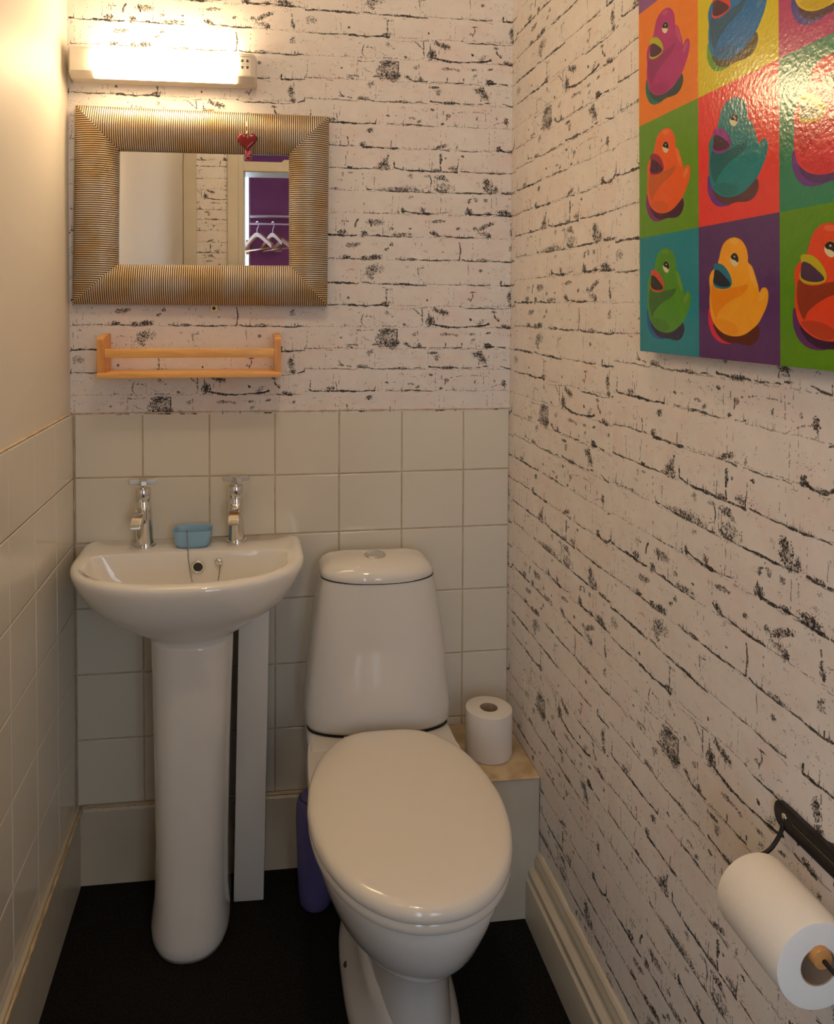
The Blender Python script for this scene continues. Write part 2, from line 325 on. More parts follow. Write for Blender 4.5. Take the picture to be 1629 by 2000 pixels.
    st('d', [(913, 0), (930, 0)], .7, .8, .1); bl('d', 953, 4, 6, 4, 1, .9); st('d', [(950, 4), (968, 2)], 1.8, 1); st('d', [(973, 1), (990, 1)], .9, .85); bl('d', 1004, 26, 2, 4, .8, .5); st('d', [(996, 0), (1024, -1)], .35, .4, .3); st('d', [(694, 30), (694, 2)], .35, .45, .6)
    # e
    st('e', [(657, 16), (661, 10), (666, 8), (682, 5)], .8, .8, .2); st('e', [(656, 9), (666, 6)], .8, .8); st('e', [(660, 18), (659, 8)], .5, .6); st('e', [(592, 1), (640, 1), (690, -1), (697, 3)], .6, .7, .15)
    st('e', [(697, 3), (720, 1), (760, -1), (790, 0), (822, 1)], .9, .85, 0, 1.3); bl('e', 777, 1, 10, 2.2, .9, .6); bl('e', 704, 5, 9, 3, .6, .4); dt('e', 698, 722, 3, 14, 12, .5)
    st('e', [(836, 3), (895, 0)], 1.1, .95); bl('e', 872, 1, 12, 2.4, 1, .8); st('e', [(900, 1), (940, 0)], .9, .85, .1, 1.2); st('e', [(945, 3), (956, 4)], 1.2, .9); bl('e', 934, 28, 9, 6, 1, .55); bl('e', 942, 20, 9, 6, .85, .5, -.7); st('e', [(946, 20), (952, 10)], .9, .8, .1)
    st('e', [(937, 16), (936, 3)], .7, .7, .3); bl('e', 844, 31, 8, 2.5, .9, .55); bl('e', 852, 24, 6, 4, .5, .4); bl('e', 850, 18, 3, 2.5, .9, .6); dt('e', 840, 885, 15, 32, 10, .5); dt('e', 968, 982, 20, 26, 9, .7); st('e', [(980, 3), (998, -1), (1006, -3)], .8, .85, .15); st('e', [(1006, -3), (1007, 6)], .7, .8)
    bl('e', 718, 33, 6, 4, .7, .4, .5); bl('e', 716, 28, 3, 3, .8, .5); st('e', [(632, 38), (645, 37)], .5, .5); st('e', [(680, 20), (681, 5)], .25, .4, .5)
    # f
    st('f', [(600, 3), (604, 0), (645, 0), (700, -1), (728, 0)], 1.4, 1, 0, .8, .2); st('f', [(652, 20), (653, 2)], .7, .85, .1); st('f', [(602, 22), (602, 2)], .7, .8, .1); st('f', [(728, 0), (730, 10)], .9, .9); bl('f', 640, 5, 8, 4, .9, .5)
    bl('f', 753, 16, 3.5, 2, .9, .6); st('f', [(750, 1), (783, 0)], .6, .75, .1); st('f', [(783, 0), (842, -2)], 1.0, .9, 0, 1.2); st('f', [(782, 4), (782, -4)], .9); st('f', [(785, 20), (785, 4)], .25, .4, .3); bl('f', 800, 13, 6, 2, .6, .4); bl('f', 814, 7, 5, 2.5, .7, .5, .5)
    bl('f', 860, 3, 2.5, 2.5, 1, .8); st('f', [(866, 1), (854, -1)], .5, .6, .3); bl('f', 840, 31, 3, 2, 1, .7); dt('f', 836, 858, 20, 32, 8, .6); st('f', [(869, 28), (869, 18), (868, 10)], .7, .75, .2); st('f', [(868, 12), (873, 18), (880, 24), (890, 26), (905, 29)], .8, .65, .35); bl('f', 872, 20, 4, 3, .7, .5)
    st('f', [(870, 0), (880, -1), (888, 2)], .8, .75, .1); st('f', [(861, 32), (862, 15)], .5, .5, .5); st('f', [(905, 29), (955, 27)], .5, .5, .5); dt('f', 905, 965, 2, 30, 20, .65); st('f', [(913, -2), (945, -3)], .5, .6); st('f', [(945, -3), (965, 6), (985, 10)], .5, .5, .5); bl('f', 988, 12, 4, 5, 1, .7); st('f', [(989, 10), (990, 2), (987, -2)], .9, .8, .2)
    bl('f', 929, 15, 2, 3, .9, .6); bl('f', 968, 17, 2, 3, .7, .5); st('f', [(1004, -6), (1012, -2)], .8, .8); dt('f', 1005, 1020, 15, 35, 8, .6)
    # g
    st('g', [(592, -2), (640, 0), (686, 0)], .7, .85, .1, 1, .3); st('g', [(674, 18), (675, 1)], .6, .85, .1); st('g', [(659, 8), (659, 1)], .5, .6); bl('g', 703, 3, 4, 5, .95, .5, -.6); st('g', [(697, 5), (704, 2), (706, -2)], .8, .8)
    st('g', [(704, -2), (740, -3), (772, -3)], 1.6, 1, 0, .8); st('g', [(759, 12), (759, -2)], .6, .8); st('g', [(772, -5), (838, -3)], .4, .55, .35); st('g', [(838, -3), (878, -5)], .7, .8, .1); bl('g', 858, 3, 10, 3, .9, .45, .3); st('g', [(864, 8), (865, -1)], .5, .7); st('g', [(885, -5), (958, -5)], .6, .8, .05)
    st('g', [(954, 18), (954, 0)], .5, .6, .5); bl('g', 717, 31, 6, 4, 1, .5, .3); dt('g', 708, 716, 24, 32, 5, .6); bl('g', 889, 3, 2, 3, .6, .5); st('g', [(905, 22), (904, 12)], .5, .6, .3); dt('g', 800, 830, 25, 33, 8, .5)
    bl('g', 974, 1, 4, 5, 1, .8); st('g', [(974, 1), (985, -4), (1003, -4)], 1.7, 1, 0, .8); st('g', [(1003, -4), (1015, 3), (1016, 14)], 1.1, .95); st('g', [(1016, 14), (1015, 30)], .6, .6, .4); dt('g', 970, 1000, 5, 30, 10, .5)
    # h
    st('h', [(592, 0), (645, 0), (690, -1), (735, 0)], .8, .95, 0, .7); bl('h', 678, 1, 5, 2, 1, .7); bl('h', 744, 6, 9, 7, 1, .5); bl('h', 748, 12, 5, 9, .9, .5); st('h', [(748, 8), (752, 20), (754, 27), (750, 24)], .7, .85, .1); bl('h', 736, 2, 8, 2.5, .9, .6)
    st('h', [(669, 24), (671, 10), (668, 4)], .6, .6, .4); st('h', [(673, 34), (672, 25)], .4, .5, .3); st('h', [(764, 12), (765, 2), (790, -2), (840, -3), (890, -4)], 1.4, 1, 0, .7, .3); st('h', [(840, 16), (840, -2)], .5, .75, .1); st('h', [(856, 32), (857, 12)], 1.0, .9, .15); bl('h', 857, 24, 2.5, 6, 1, .7); st('h', [(856, 8), (856, -2)], .9, .9)
    st('h', [(892, 25), (890, 5), (890, -3)], .8, .95); bl('h', 880, 4, 6, 4, .8, .5); bl('h', 850, -1, 6, 3, 1, .6); bl('h', 901, 29, 3, 2, 1, .6); st('h', [(898, -1), (930, -4), (1000, -4), (1030, -4)], .9, .95, 0, .8); bl('h', 866, 24, 2, 1.5, .8, .7)
    # i
    st('i', [(592, 3), (650, 2)], .7, .8, .2); bl('i', 648, 3, 7, 2.2, .9, .6); st('i', [(650, 2), (670, 1)], .5, .6, .2); st('i', [(704, 34), (704, 16), (702, 8)], .6, .65, .55); dt('i', 720, 740, 22, 36, 12, .6, 1.2); bl('i', 680, 35, 5, 1.5, .5, .5); bl('i', 664, 32, 2, 4, .5, .5); bl('i', 797, 30, 4, 4, .5, .45)
    st('i', [(710, 9), (712, 3), (740, 1), (800, -1), (838, -1)], .9, .95, 0, .9, .3); bl('i', 780, 4, 28, 4.5, .85, .45); bl('i', 790, 8, 12, 4, .5, .35); st('i', [(835, 32), (838, 20), (837, 8), (838, 0)], 1.0, .8, .2); st('i', [(826, 8), (838, 11)], .7, .7, .2); bl('i', 832, 32, 6, 3, .5, .4)
    bl('i', 856, 29, 8, 4, 1, .6); bl('i', 867, 25, 6, 3, .6, .4, -.4); st('i', [(850, 28), (850, 14), (849, 6)], .7, .7, .3); bl('i', 862, 8, 14, 10, .75, .3); st('i', [(849, 6), (854, 0), (880, -1), (930, -1), (968, 0)], 1.1, 1, 0, .7); st('i', [(884, 14), (885, 0)], .5, .6, .3)
    bl('i', 952, 14, 8, 12, 1, .55); bl('i', 950, 22, 6, 6, 1, .6); bl('i', 962, 3, 10, 5, 1, .5); bl('i', 968, 8, 4, 6, .9, .5); st('i', [(980, 0), (1003, 0)], 1.0, .9, .05, 1.4); bl('i', 996, 2, 6, 2, .9, .5); st('i', [(1006, 22), (1006, 2)], .4, .5, .4); st('i', [(935, 20), (935, 12)], .6, .7)
    st('i', [(1006, 0), (1024, 2)], .9, .9)
    # j
    st('j', [(592, 0), (690, 0)], .25, .4, .4); st('j', [(706, 0), (745, 0), (775, 0)], .6, .8, .1); bl('j', 773, 3, 2, 2, 1, .8); bl('j', 782, 6, 3, 5, .9, .6); st('j', [(780, 5), (800, 2), (830, 0), (836, 0)], 1.6, 1, 0, .8); bl('j', 820, 8, 5, 4.5, 1, .55)
    st('j', [(836, 0), (860, 2), (872, 4)], .8, .85, .05); st('j', [(868, 6), (880, 6)], .4, .6, .2); bl('j', 798, 33, 6, 2.5, .7, .5, .2); st('j', [(840, 30), (852, 34)], .5, .6, .3); dt('j', 870, 895, 29, 33, 12, .7, 1.1); bl('j', 948, 29, 4, 3, .6, .5)
    st('j', [(914, 22), (914, 30), (925, 32)], .8, .8, .2); bl('j', 914, 26, 3, 4, .9, .5); bl('j', 928, 30, 4, 4, .6, .5, .5); st('j', [(912, 14), (911, 6), (914, 2)], .8, .9, .2); bl('j', 914, 5, 6, 5, 1, .8); st('j', [(914, 2), (930, 0), (960, 1), (1003, -2)], 1.4, 1, 0, .9); bl('j', 985, 4, 12, 5, 1, .7); bl('j', 952, 2, 6, 2.4, 1, .7)
    st('j', [(1003, -2), (1024, -3)], .7, .8, .2); bl('j', 706, 17, 1.5, 2, .6, .7); dt('j', 868, 876, 10, 20, 5, .7)
    # k
    st('k', [(660, 28), (676, 28)], .8, .8, .3); st('k', [(667, 30), (668, 18)], .8, .8, .3); bl('k', 664, 6, 8, 4, 1, .5); st('k', [(667, 12), (667, 0)], 1, .9); st('k', [(592, 1), (615, 0), (692, 0)], 1.4, 1, 0, 1.2, .4); st('k', [(694, 32), (690, 24), (689, 17)], 1.4, .9, .05); st('k', [(690, 4), (693, 0)], .8, .8)
    st('k', [(716, 32), (719, 24), (720, 18)], 1.5, 1); bl('k', 728, 27, 14, 5, .7, .45, -.1); dt('k', 704, 712, 15, 33, 10, .6); bl('k', 706, 4, 5, 5, 1, .85); st('k', [(706, 4), (712, 0), (750, -1), (800, -2)], .9, .95, 0, .9, .7); bl('k', 780, 3, 16, 3.5, .8, .4); bl('k', 734, 1, 3, 2, 1, .6); st('k', [(800, -2), (825, -3)], .3, .5, .3); bl('k', 760, 14, 5, 3, .6, .4); bl('k', 797, 15, 2, 1.5, .8, .6)
    st('k', [(762, 30), (761, 20)], .5, .6, .4); dt('k', 820, 832, 15, 30, 8, .6); st('k', [(837, 9), (841, 4), (855, 1), (880, -1), (925, -2)], 1.1, 1, 0, .9, .5); bl('k', 846, 6, 7, 4, 1, .45, -.5); st('k', [(925, -2), (958, -2)], .5, .7, .15); bl('k', 954, 3, 4, 4, 1, .85); bl('k', 942, 6, 10, 3, .7, .4); st('k', [(955, 4), (958, 14), (962, 24)], .4, .5, .4)
    bl('k', 946, 21, 14, 3.6, 1, .5, .45); bl('k', 955, 25, 9, 3, 1, .6, .4); bl('k', 928, 17, 5, 3, 1, .55); bl('k', 850, 30, 13, 2.5, .8, .45, .1); bl('k', 893, 16, 3.5, 2.5, .9, .6); st('k', [(1000, 28), (1001, 14), (1003, 2)], 1.1, .9, .1); bl('k', 1002, 10, 4, 8, .9, .45); st('k', [(981, 18), (981, 5)], .4, .5, .6); st('k', [(980, -5), (1024, -5)], .3, .4, .4)
    # l
    bl('l', 682, 28, 14, 4, .8, .42, .1); st('l', [(674, 31), (677, 25)], .8, .7); bl('l', 760, 30, 3, 3, .9, .6); bl('l', 750, 20, 4, 2.5, .8, .5, .4); st('l', [(762, 28), (760, 22)], .6, .6, .3); dt('l', 650, 760, 15, 35, 18, .5); st('l', [(592, 1), (655, 2)], .6, .75, .2); bl('l', 672, 4, 8, 3.5, 1, .5)
    st('l', [(655, 1), (700, 0), (743, 1)], .8, .85, .1, 1, .3); bl('l', 727, 4, 14, 4, 1, .6, .15); bl('l', 706, 2, 5, 4, .9, .5); st('l', [(768, 1), (800, -1), (860, -1), (893, 0), (897, 2)], .9, .9, 0, 1, .4); bl('l', 800, 1, 8, 2, .8, .5); st('l', [(895, 35), (896, 26), (898, 20), (896, 10), (897, 1)], .9, .85, .05)
    st('l', [(901, 0), (912, -2), (960, -2), (1005, -3), (1024, -1)], .9, .9, 0, 1, .4); bl('l', 942, 0, 9, 3, .9, .55); bl('l', 1001, 25, 5, 6, .8, .4, -.5); st('l', [(1006, 4), (1006, -4)], .9, .9); bl('l', 862, 16, 2, 1, .6, .6)
    # faint impressed mortar lines, ghost joints and clusters of specks
    for r in rows:
        y0 = 0; st(r, [(592, 0), (700, -.5), (840, -2), (1026, -2.5)], .42, .42, .35, 1.0, .35)
        x = 592 + rg.rand() * 60
        while x < 1020:
            st(r, [(x, 34), (x + rg.randn(), 2)], .45, .6, .5, .8); st(r, [(x + 9 + 4 * rg.rand(), 34), (x + 10, 2)], .4, .5, .6, .8); x += 85 + rg.rand() * 50
    for _ in range(330):
        cx, cy, rr = rg.rand() * WW, rg.rand() * WH, 5 + 22 * rg.rand() ** 2; vv = .3 + .6 * rg.rand()
        for _q in range(int(4 + 16 * rg.rand())): stamp(cx + rg.randn() * rr, cy + rg.randn() * rr * .55, .6 + 1.0 * rg.rand() ** 2, vv)
    # sprinkled specks over the whole sheet
    for _ in range(1500): stamp(rg.rand() * WW, rg.rand() * WH, 0.45 + 0.8 * rg.rand() ** 3, 0.15 + 0.5 * rg.rand())
    for _ in range(60): stamp(rg.rand() * WW, rg.rand() * WH, 1.4 + 1.2 * rg.rand(), 0.7)
    ink *= np.clip(0.55 + (fine - 0.3) * 2.4, 0.2, 1)
    paper = 1 + (mid - 0.5) * 0.035 + (fbm(WH, WW, 14, 8, 3) - 0.5) * 0.04
    hl = (np.random.RandomState(2).rand(WH, 1) - 0.5) * 0.012
    P = np.array([0.885, 0.862, 0.842])[None, None, :] * (paper + hl)[:, :, None]
    tint = np.clip((fbm(WH, WW, 9, 21, 3) - 0.5) * 3, 0, 1)[:, :, None]
    P = P * (1 - tint * np.array([0.0, 0.03, 0.035]))
    K = np.array([0.20, 0.185, 0.175])[None, None, :]; A = np.clip(ink, 0, 1)[:, :, None]
    img = P * (1 - A) + K * A
    return np.clip(img, 0, 1)
def make_image(name, arr):
    h, w = arr.shape[:2]
    im = bpy.data.images.new(name, w, h, alpha=False)
    buf = np.ones((h, w, 4), dtype=np.float32); buf[:, :, :3] = arr
    im.pixels.foreach_set(buf.ravel()); im.update(); im.pack()
    return im
def image_mat(name, img, rough, bump=None, coat=0, spec=0.5):
    m = bpy.data.materials.new(name); m.use_nodes = True; nt = m.node_tree; p = nt.nodes['Principled BSDF']
    t = nd(nt, 'ShaderNodeTexImage'); t.image = img; t.interpolation = 'Linear'; t.extension = 'REPEAT'
    uv = nd(nt, 'ShaderNodeUVMap', uv_map='UVMap'); nt.links.new(uv.outputs[0], t.inputs[0])
    nt.links.new(t.outputs[0], p.inputs['Base Color']); p.inputs['Roughness'].default_value = rough; p.inputs['Coat Weight'].default_value = coat
    p.inputs['Specular IOR Level'].default_value = spec
    if bump:
        tc = nd(nt, 'ShaderNodeTexCoord'); n = nd(nt, 'ShaderNodeTexNoise'); n.inputs['Scale'].default_value = bump[0]; n.inputs['Detail'].default_value = 2
        nt.links.new(tc.outputs['Object'], n.inputs['Vector'])
        b = nd(nt, 'ShaderNodeBump'); b.inputs['Strength'].default_value = bump[1]; b.inputs['Distance'].default_value = bump[2]
        nt.links.new(n.outputs['Fac'], b.inputs['Height']); nt.links.new(b.outputs['Normal'], p.inputs['Normal'])
    return m
M_wallpaper = image_mat('brick_print_wallpaper', make_image('wallpaper_print', make_wallpaper()), 0.55, (60, 0.25, 0.002), spec=0.3)

# ------------------------------------------------------------------ the room shell
XR = 1.026; ZC = 2.78; YF = -2.05
# top level of the tiles etc. measured per course: left, middle (x = 0.521), right
LV = [(1.090, 1.088, 1.090), (0.942, 0.938, 0.942), (0.790, 0.799, 0.803), (0.639, 0.645, 0.648), (0.485, 0.487, 0.493), (0.332, 0.332, 0.334), (0.178, 0.178, 0.178)]
def level(k, x):
    a, b, c = LV[k]
    return a + (b - a) * x / 0.521 if x < 0.521 else b + (c - b) * (x - 0.521) / (XR - 0.521)

def quads(name, polys, mats, parent=None, uvs=None, idx=None):
    """polys: list of 4-corner lists"""
    me = bpy.data.meshes.new(name); v = []; f = []
    for q in polys: f.append(tuple(range(len(v), len(v) + len(q)))); v += [tuple(c) for c in q]
    me.from_pydata(v, [], f)
    if uvs:
        l = me.uv_layers.new(name='UVMap'); flat = [c for q in uvs for uv in q for c in uv]; l.data.foreach_set('uv', flat)
    o = link(name, me, mats, parent)
    if idx: me.polygons.foreach_set('material_index', idx)
    return o
BOWL_A, BOWL_B, BOWL_C, BOWL_D = 1.132, 1.289, 1.131, 1.341      # height of the bowl-shaped motif's bottom in each drop of paper
BOWL_T = (WH - (120 - 10) * 632 / 520 * 2) / PPM                # the same motif inside the repeat
def drops(limits, point):
    """limits: (start, end, start of its roll, motif height, z0); point(s, z) -> xyz"""
    P, U = [], []
    for s0, s1, r0, motif, z0 in limits:
        P.append([point(s0, z0), point(s1, z0), point(s1, ZC), point(s0, ZC)])
        uv = lambda s, z: ((s - r0) / 0.53, (z - motif + BOWL_T) / 0.632)
        U.append([uv(s0, z0), uv(s1, z0), uv(s1, ZC), uv(s0, ZC)])
    return P, U
# back wall
P, U = drops([(-0.02, 0.527, -0.003, BOWL_A, 1.085), (0.527, XR + .01, 0.527, BOWL_B, 1.085)], lambda s, z: (s, 0.0, z))
P.append([(-0.2, 0.0012, 0), (XR + .2, 0.0012, 0), (XR + .2, 0.0012, 1.09), (-0.2, 0.0012, 1.09)]); U.append([(0, 0)] * 4)
wall_back = quads('wall_back', P, [M_wallpaper, M_grout], None, U, [0, 0, 1]); wall_back['kind'] = 'structure'
# right wall: corner at s = 0 (the second roll turns the corner)
P, U = drops([(-0.012, 0.031, -0.499, BOWL_B, 0), (0.031, 0.551, 0.031, BOWL_C, 0), (0.551, 1.075, 0.551, BOWL_D, 0), (1.075, 1.60, 1.075, BOWL_A, 0), (1.60, 2.05, 1.60, BOWL_B, 0)], lambda s, z: (XR, -s, z))
wall_right = quads('wall_right', P, [M_wallpaper], None, U); wall_right['kind'] = 'structure'
# left wall: smooth plaster above, tiled below
wall_left = quads('wall_left', [[(-0.006, .01, 1.085), (-0.006, YF - .01, 1.085), (-0.006, YF - .01, ZC), (-0.006, .01, ZC)], [(-0.0065, .01, 0), (-0.0065, YF - .01, 0), (-0.0065, YF - .01, 1.09), (-0.0065, .01, 1.09)]], [M_plaster, M_grout], None, None, [0, 1]); wall_left['kind'] = 'structure'
def slab_tile(name, corners, nrm, th, mt, parent):
    """corners in order, nrm points out of the wall; rounded front edge"""
    n = Vector(nrm); c = [Vector(q) for q in corners]; th = min(th, .0010) if nrm[1] else th; mid = sum(c, Vector()) / 4
    def inset(d): return [q + (mid - q).normalized() * d * 1.414 for q in c]
    rings = [[q - n * th for q in c], [q - n * 0.0012 for q in c], [q - n * 0.0003 for q in inset(0.0008)], [q for q in inset(0.0022)]]
    bm = loft([[tuple(q) for q in r] for r in rings], True, False, True)
    o = from_bm(name, bm, mt, parent, smooth=False)
    return o
G = 0.0016
cols = [0.0015 + 0.1518 * k for k in range(7)] + [XR + G - .001]
for r in range(6):
    for k in range(7):
        xa, xb = cols[k] + G, cols[k + 1] - G
        j = random.uniform(-.0004, .0004)
        q = [(xa, j, level(r + 1, xa) + G), (xb, -j, level(r + 1, xb) + G), (xb, -j, level(r, xb) - G), (xa, j, level(r, xa) - G)]
        slab_tile('tile', q, (0, -1, 0), 0.0038, M_tile, wall_back)
for r in range(6):
    for k in range(14):
        ya, yb = -(0.0015 + 0.152 * k) - 0.0008, -(0.0015 + 0.152 * (k + 1)) + 0.0008
        if yb < YF: yb = YF + 0.001
        za, zb = LV[r + 1][0] + G * .7, LV[r][0] - G * .7
        j = random.uniform(-.0003, .0003)
        slab_tile('tile', [(j, ya, za), (-j, yb, za), (-j, yb, zb), (j, ya, zb)], (1, 0, 0), 0.006, M_tile, wall_left)
def rough_bead(name, p0, p1, r, mt, parent=None, n=60, amp=0.3, seed=1):
    rg = random.Random(seed); p0, p1 = Vector(p0), Vector(p1)
    path = [p0 + (p1 - p0) * i / n for i in range(n + 1)]
    return from_bm(name, tube(path, [r * (1 + amp * (rg.random() - .5) * 2) for _ in path], 6), mt, parent, smooth=True)
rough_bead('caulk_line', (-.004, 0, 1.0915), (-.004, YF, 1.0915), 0.0028, M_caulk, wall_left, 120)
rough_bead('caulk_line', (0.002, -.001, 1.0905), (XR, -.001, 1.0905), 0.0016, M_caulk, wall_back, 120, .6, 3)
rough_bead('corner_seam', (0.001, -.001, .18), (0.001, -.001, 1.09), 0.0014, M_grout, wall_back, 80, .5, 5)

floor = box('floor', -1.6, 2.4, -3.6, 0.1, -0.05, 0.0, M_floor); floor['kind'] = 'structure'
ceiling = box('ceiling', -1.6, 2.4, -3.6, 0.1, ZC, ZC + 0.05, M_plaster); ceiling['kind'] = 'structure'
# front wall with the doorway; wallpapered strip between a boxed corner and the door frame
def front():
    P, U = drops([(0.0, 0.215, -0.2, 1.24, 0)], lambda s, z: (s, YF, z))
    o = quads('wall_front', P + [[(.215, YF - .02, 2.30), (XR, YF - .02, 2.30), (XR, YF - .02, ZC), (.215, YF - .02, ZC)], [(.215, YF - .13, 2.30), (XR, YF - .13, 2.30), (XR, YF - .13, ZC), (.215, YF - .13, ZC)], [(1.0, YF, 0), (XR, YF, 0), (XR, YF, ZC), (1.0, YF, ZC)],
        [(.215, YF, 0), (-0.1, YF, 0), (-.1, YF - .14, 0), (.215, YF - .14, 0)], [(.215, YF - .14, 0), (-1.6, YF - .14, 0), (-1.6, YF - .14, ZC), (.215, YF - .14, ZC)],
        [(1.0, YF - .14, 0), (2.4, YF - .14, 0), (2.4, YF - .14, ZC), (1.0, YF - .14, ZC)]],
        [M_wallpaper, M_plaster, M_purple], None, U + [[(0, 0)] * 4] * 6, [0, 1, 2, 1, 1, 2, 2])
    o['kind'] = 'structure'
front()
t = box('trim_1', -0.004, 0.058, YF, YF + 0.02, 0, ZC, M_paint, None, .003); t['kind'] = 'structure'
fr = bpy.data.objects.new('door_1', None); C.objects.link(fr); fr.location = (.64, YF, 0); fr['kind'] = 'structure'
box('door_jamb', .207, .262, YF, YF + .018, 0, ZC, M_paint, fr, .004)
box('door_jamb', .255, .287, YF - .15, YF + .01, 0, ZC, M_paint, fr, .003)
box('door_jamb', .985, 1.012, YF - .15, YF + .018, 0, ZC, M_paint, fr, .003)
box('door_head', .28, .99, YF - .15, YF + .018, 2.27, 2.31, M_paint, fr, .004)
box('transom_bar', .28, .99, YF - .15, YF + .012, 2.005, 2.068, M_paint, fr, .005)
# the purple room behind the camera, seen in the mirror
YP = -3.42
WX0, WX1, WZ0, WZ1 = -0.62, 0.262, 0.55, 2.36
o = quads('wall_far', [[(-1.6, YP, 0), (WX0, YP, 0), (WX0, YP, ZC), (-1.6, YP, ZC)], [(WX1, YP, 0), (.75, YP, 0), (.75, YP, ZC), (WX1, YP, ZC)], [(1.55, YP, 0), (2.4, YP, 0), (2.4, YP, ZC), (1.55, YP, ZC)],
    [(.75, YP, 0), (1.55, YP, 0), (1.55, YP, .7), (.75, YP, .7)], [(.75, YP, 2.2), (1.55, YP, 2.2), (1.55, YP, ZC), (.75, YP, ZC)],
    [(WX0, YP, 0), (WX1, YP, 0), (WX1, YP, WZ0), (WX0, YP, WZ0)], [(WX0, YP, WZ1), (WX1, YP, WZ1), (WX1, YP, ZC), (WX0, YP, ZC)]], [M_purple]); o['kind'] = 'structure'
o = quads('wall_far_left', [[(-1.6, YP, 0), (-1.6, YF, 0), (-1.6, YF, ZC), (-1.6, YP, ZC)]], [M_purple]); o['kind'] = 'structure'
o = quads('wall_far_right', [[(2.4, YP, 0), (2.4, YF, 0), (2.4, YF, ZC), (2.4, YP, ZC)]], [M_purple]); o['kind'] = 'structure'
wn = bpy.data.objects.new('window_1', None); C.objects.link(wn); wn.location = (-.18, YP, WZ0); wn['kind'] = 'structure'
bm = bmesh.new()
for q in ((WX0, WX0 + .04, WZ0, WZ1), (WX1 - .012, WX1, WZ0, WZ1), (WX0, WX1, WZ0, WZ0 + .04), (WX0, WX1, WZ1 - .04, WZ1), (-.2, -.16, WZ0, WZ1)): add_box(bm, q[0], q[1], YP - .05, YP + .01, q[2], q[3], .003)
from_bm('window_frame', bm, M_white, wn)
quads('pane', [[(WX0, YP - .02, WZ0), (WX1, YP - .02, WZ0), (WX1, YP - .02, WZ1), (WX0, YP - .02, WZ1)]], [M_glass], wn)
wn2 = bpy.data.objects.new('window_2', None); C.objects.link(wn2); wn2.location = (1.15, YP, .7); wn2['kind'] = 'structure'
bm = bmesh.new()
for q in ((.75, .79, .7, 2.2), (1.51, 1.55, .7, 2.2), (.75, 1.55, .7, .74), (.75, 1.55, 2.16, 2.2), (1.13, 1.17, .7, 2.2)): add_box(bm, q[0], q[1], YP - .05, YP + .01, q[2], q[3], .003)
from_bm('window_frame', bm, M_white, wn2)
quads('pane', [[(.75, YP - .02, .7), (1.55, YP - .02, .7), (1.55, YP - .02, 2.2), (.75, YP - .02, 2.2)]], [M_glass], wn2)
box('window_handle', .232, .262, YP + .012, YP + .03, 1.70, 1.80, M_brass, wn, .004)

# baseboards
def profile_run(name, prof, a, b, axis, mt, sign=1, parent=None, extra=None):
    """prof: (depth, height) list, extruded from a to b along axis 'x' or 'y'"""
    bm = bmesh.new(); n = 90; rings = []
    for i in range(n + 1):
        s = a + (b - a) * i / n; rg = []
        for k, (d, z) in enumerate(prof):
            dd, zz = (extra(s, k, d, z) if extra else (d, z))
            rg.append((s, -dd, zz) if axis == 'x' else (sign * dd + (XR if sign < 0 else 0), s, zz))
        rings.append(rg)
    loft(rings, True, True, True, bm)
    o = from_bm(name, bm, mt, parent, angle=35); o['kind'] = 'structure'
    return o
rgj = random.Random(9); chips = [(rgj.uniform(-.7, 0), rgj.uniform(.004, .012), rgj.uniform(.002, .005)) for _ in range(16)]
def chip(s, k, d, z):
    if k in (2, 3):
        for c, w, a in chips:
            if abs(s - c) < w: z -= a * (1 - abs(s - c) / w)
        z += .0006 * math.sin(s * 190)
    return d, z
profile_run('baseboard_left', [(-.006, 0), (.012, 0), (.012, .170), (.007, .176), (-.006, .176)], 0, YF, 'y', [M_paint], 1, None, chip)
profile_run('baseboard_back', [(0.0, 0), (.016, 0), (.016, .172), (.010, .179), (0.0, .179)], 0.012, .93, 'x', [M_paint], 1, None, lambda s, k, d, z: (d, z + (.0008 * math.sin(s * 160) if k in (2, 3) else 0)))
bbl = rough_bead('trim_2', (0.0125, -.012, .1765), (0.0125, YF, .1765), .0034, M_yellowed, None, 220, .45, 8); bbl['kind'] = 'structure'
bbb = rough_bead('trim_3', (0.012, -.012, .1805), (.86, -.012, .1805), .0024, M_yellowed, None, 120, .5, 12); bbb['kind'] = 'structure'
ogee = [(0, 0), (.031, 0), (.031, .088), (.030, .091), (.024, .093), (.024, .098), (.026, .104), (.0255, .110), (.021, .114), (.014, .117), (.012, .121), (.0135, .128), (.013, .136), (.009, .142), (.009, .147), (.005, .152), (0, .153)]
chips2 = [(-.232, .02, .006), (-.40, .015, .004), (-.37, .006, .003), (-.29, .012, .003)]
def chip2(s, k, d, z):
    if k >= 9:
        for c, w, a in chips2:
            if abs(s - c) < w: z -= a * (1 - abs(s - c) / w); d -= a * .4 * (1 - abs(s - c) / w)
        z += .0009 * math.sin(s * 120)
    return max(d, 0), z
profile_run('baseboard_right', ogee, -.214, YF, 'y', [M_paint], -1, None, chip2)

# boxed-in ledge beside the toilet
t = empty('pipe_ledge', (.93, -.11, 0), 'low boxed-in ledge with yellowed top under the standing toilet roll', 'ledge')
BZ = .316
box('front_panel', .853, XR - .001, -.230, -.218, 0, BZ - .004, M_paint, t, .0015)
box('side_panel', .855, .867, -.218, -.018, .19, BZ - .004, M_paint, t, .001)
box('top_board', .853, XR - .001, -.233, -.001, BZ - .004, BZ, M_yellowed, t, .0015)

# ------------------------------------------------------------------ pedestal basin
BX, BZT = .272, .795
t = basin = empty('pedestal_basin', (BX, -.12, 0), 'white ceramic hand basin on a full pedestal with two chrome taps', 'basin')
RS = dict(n=96)
rings = []
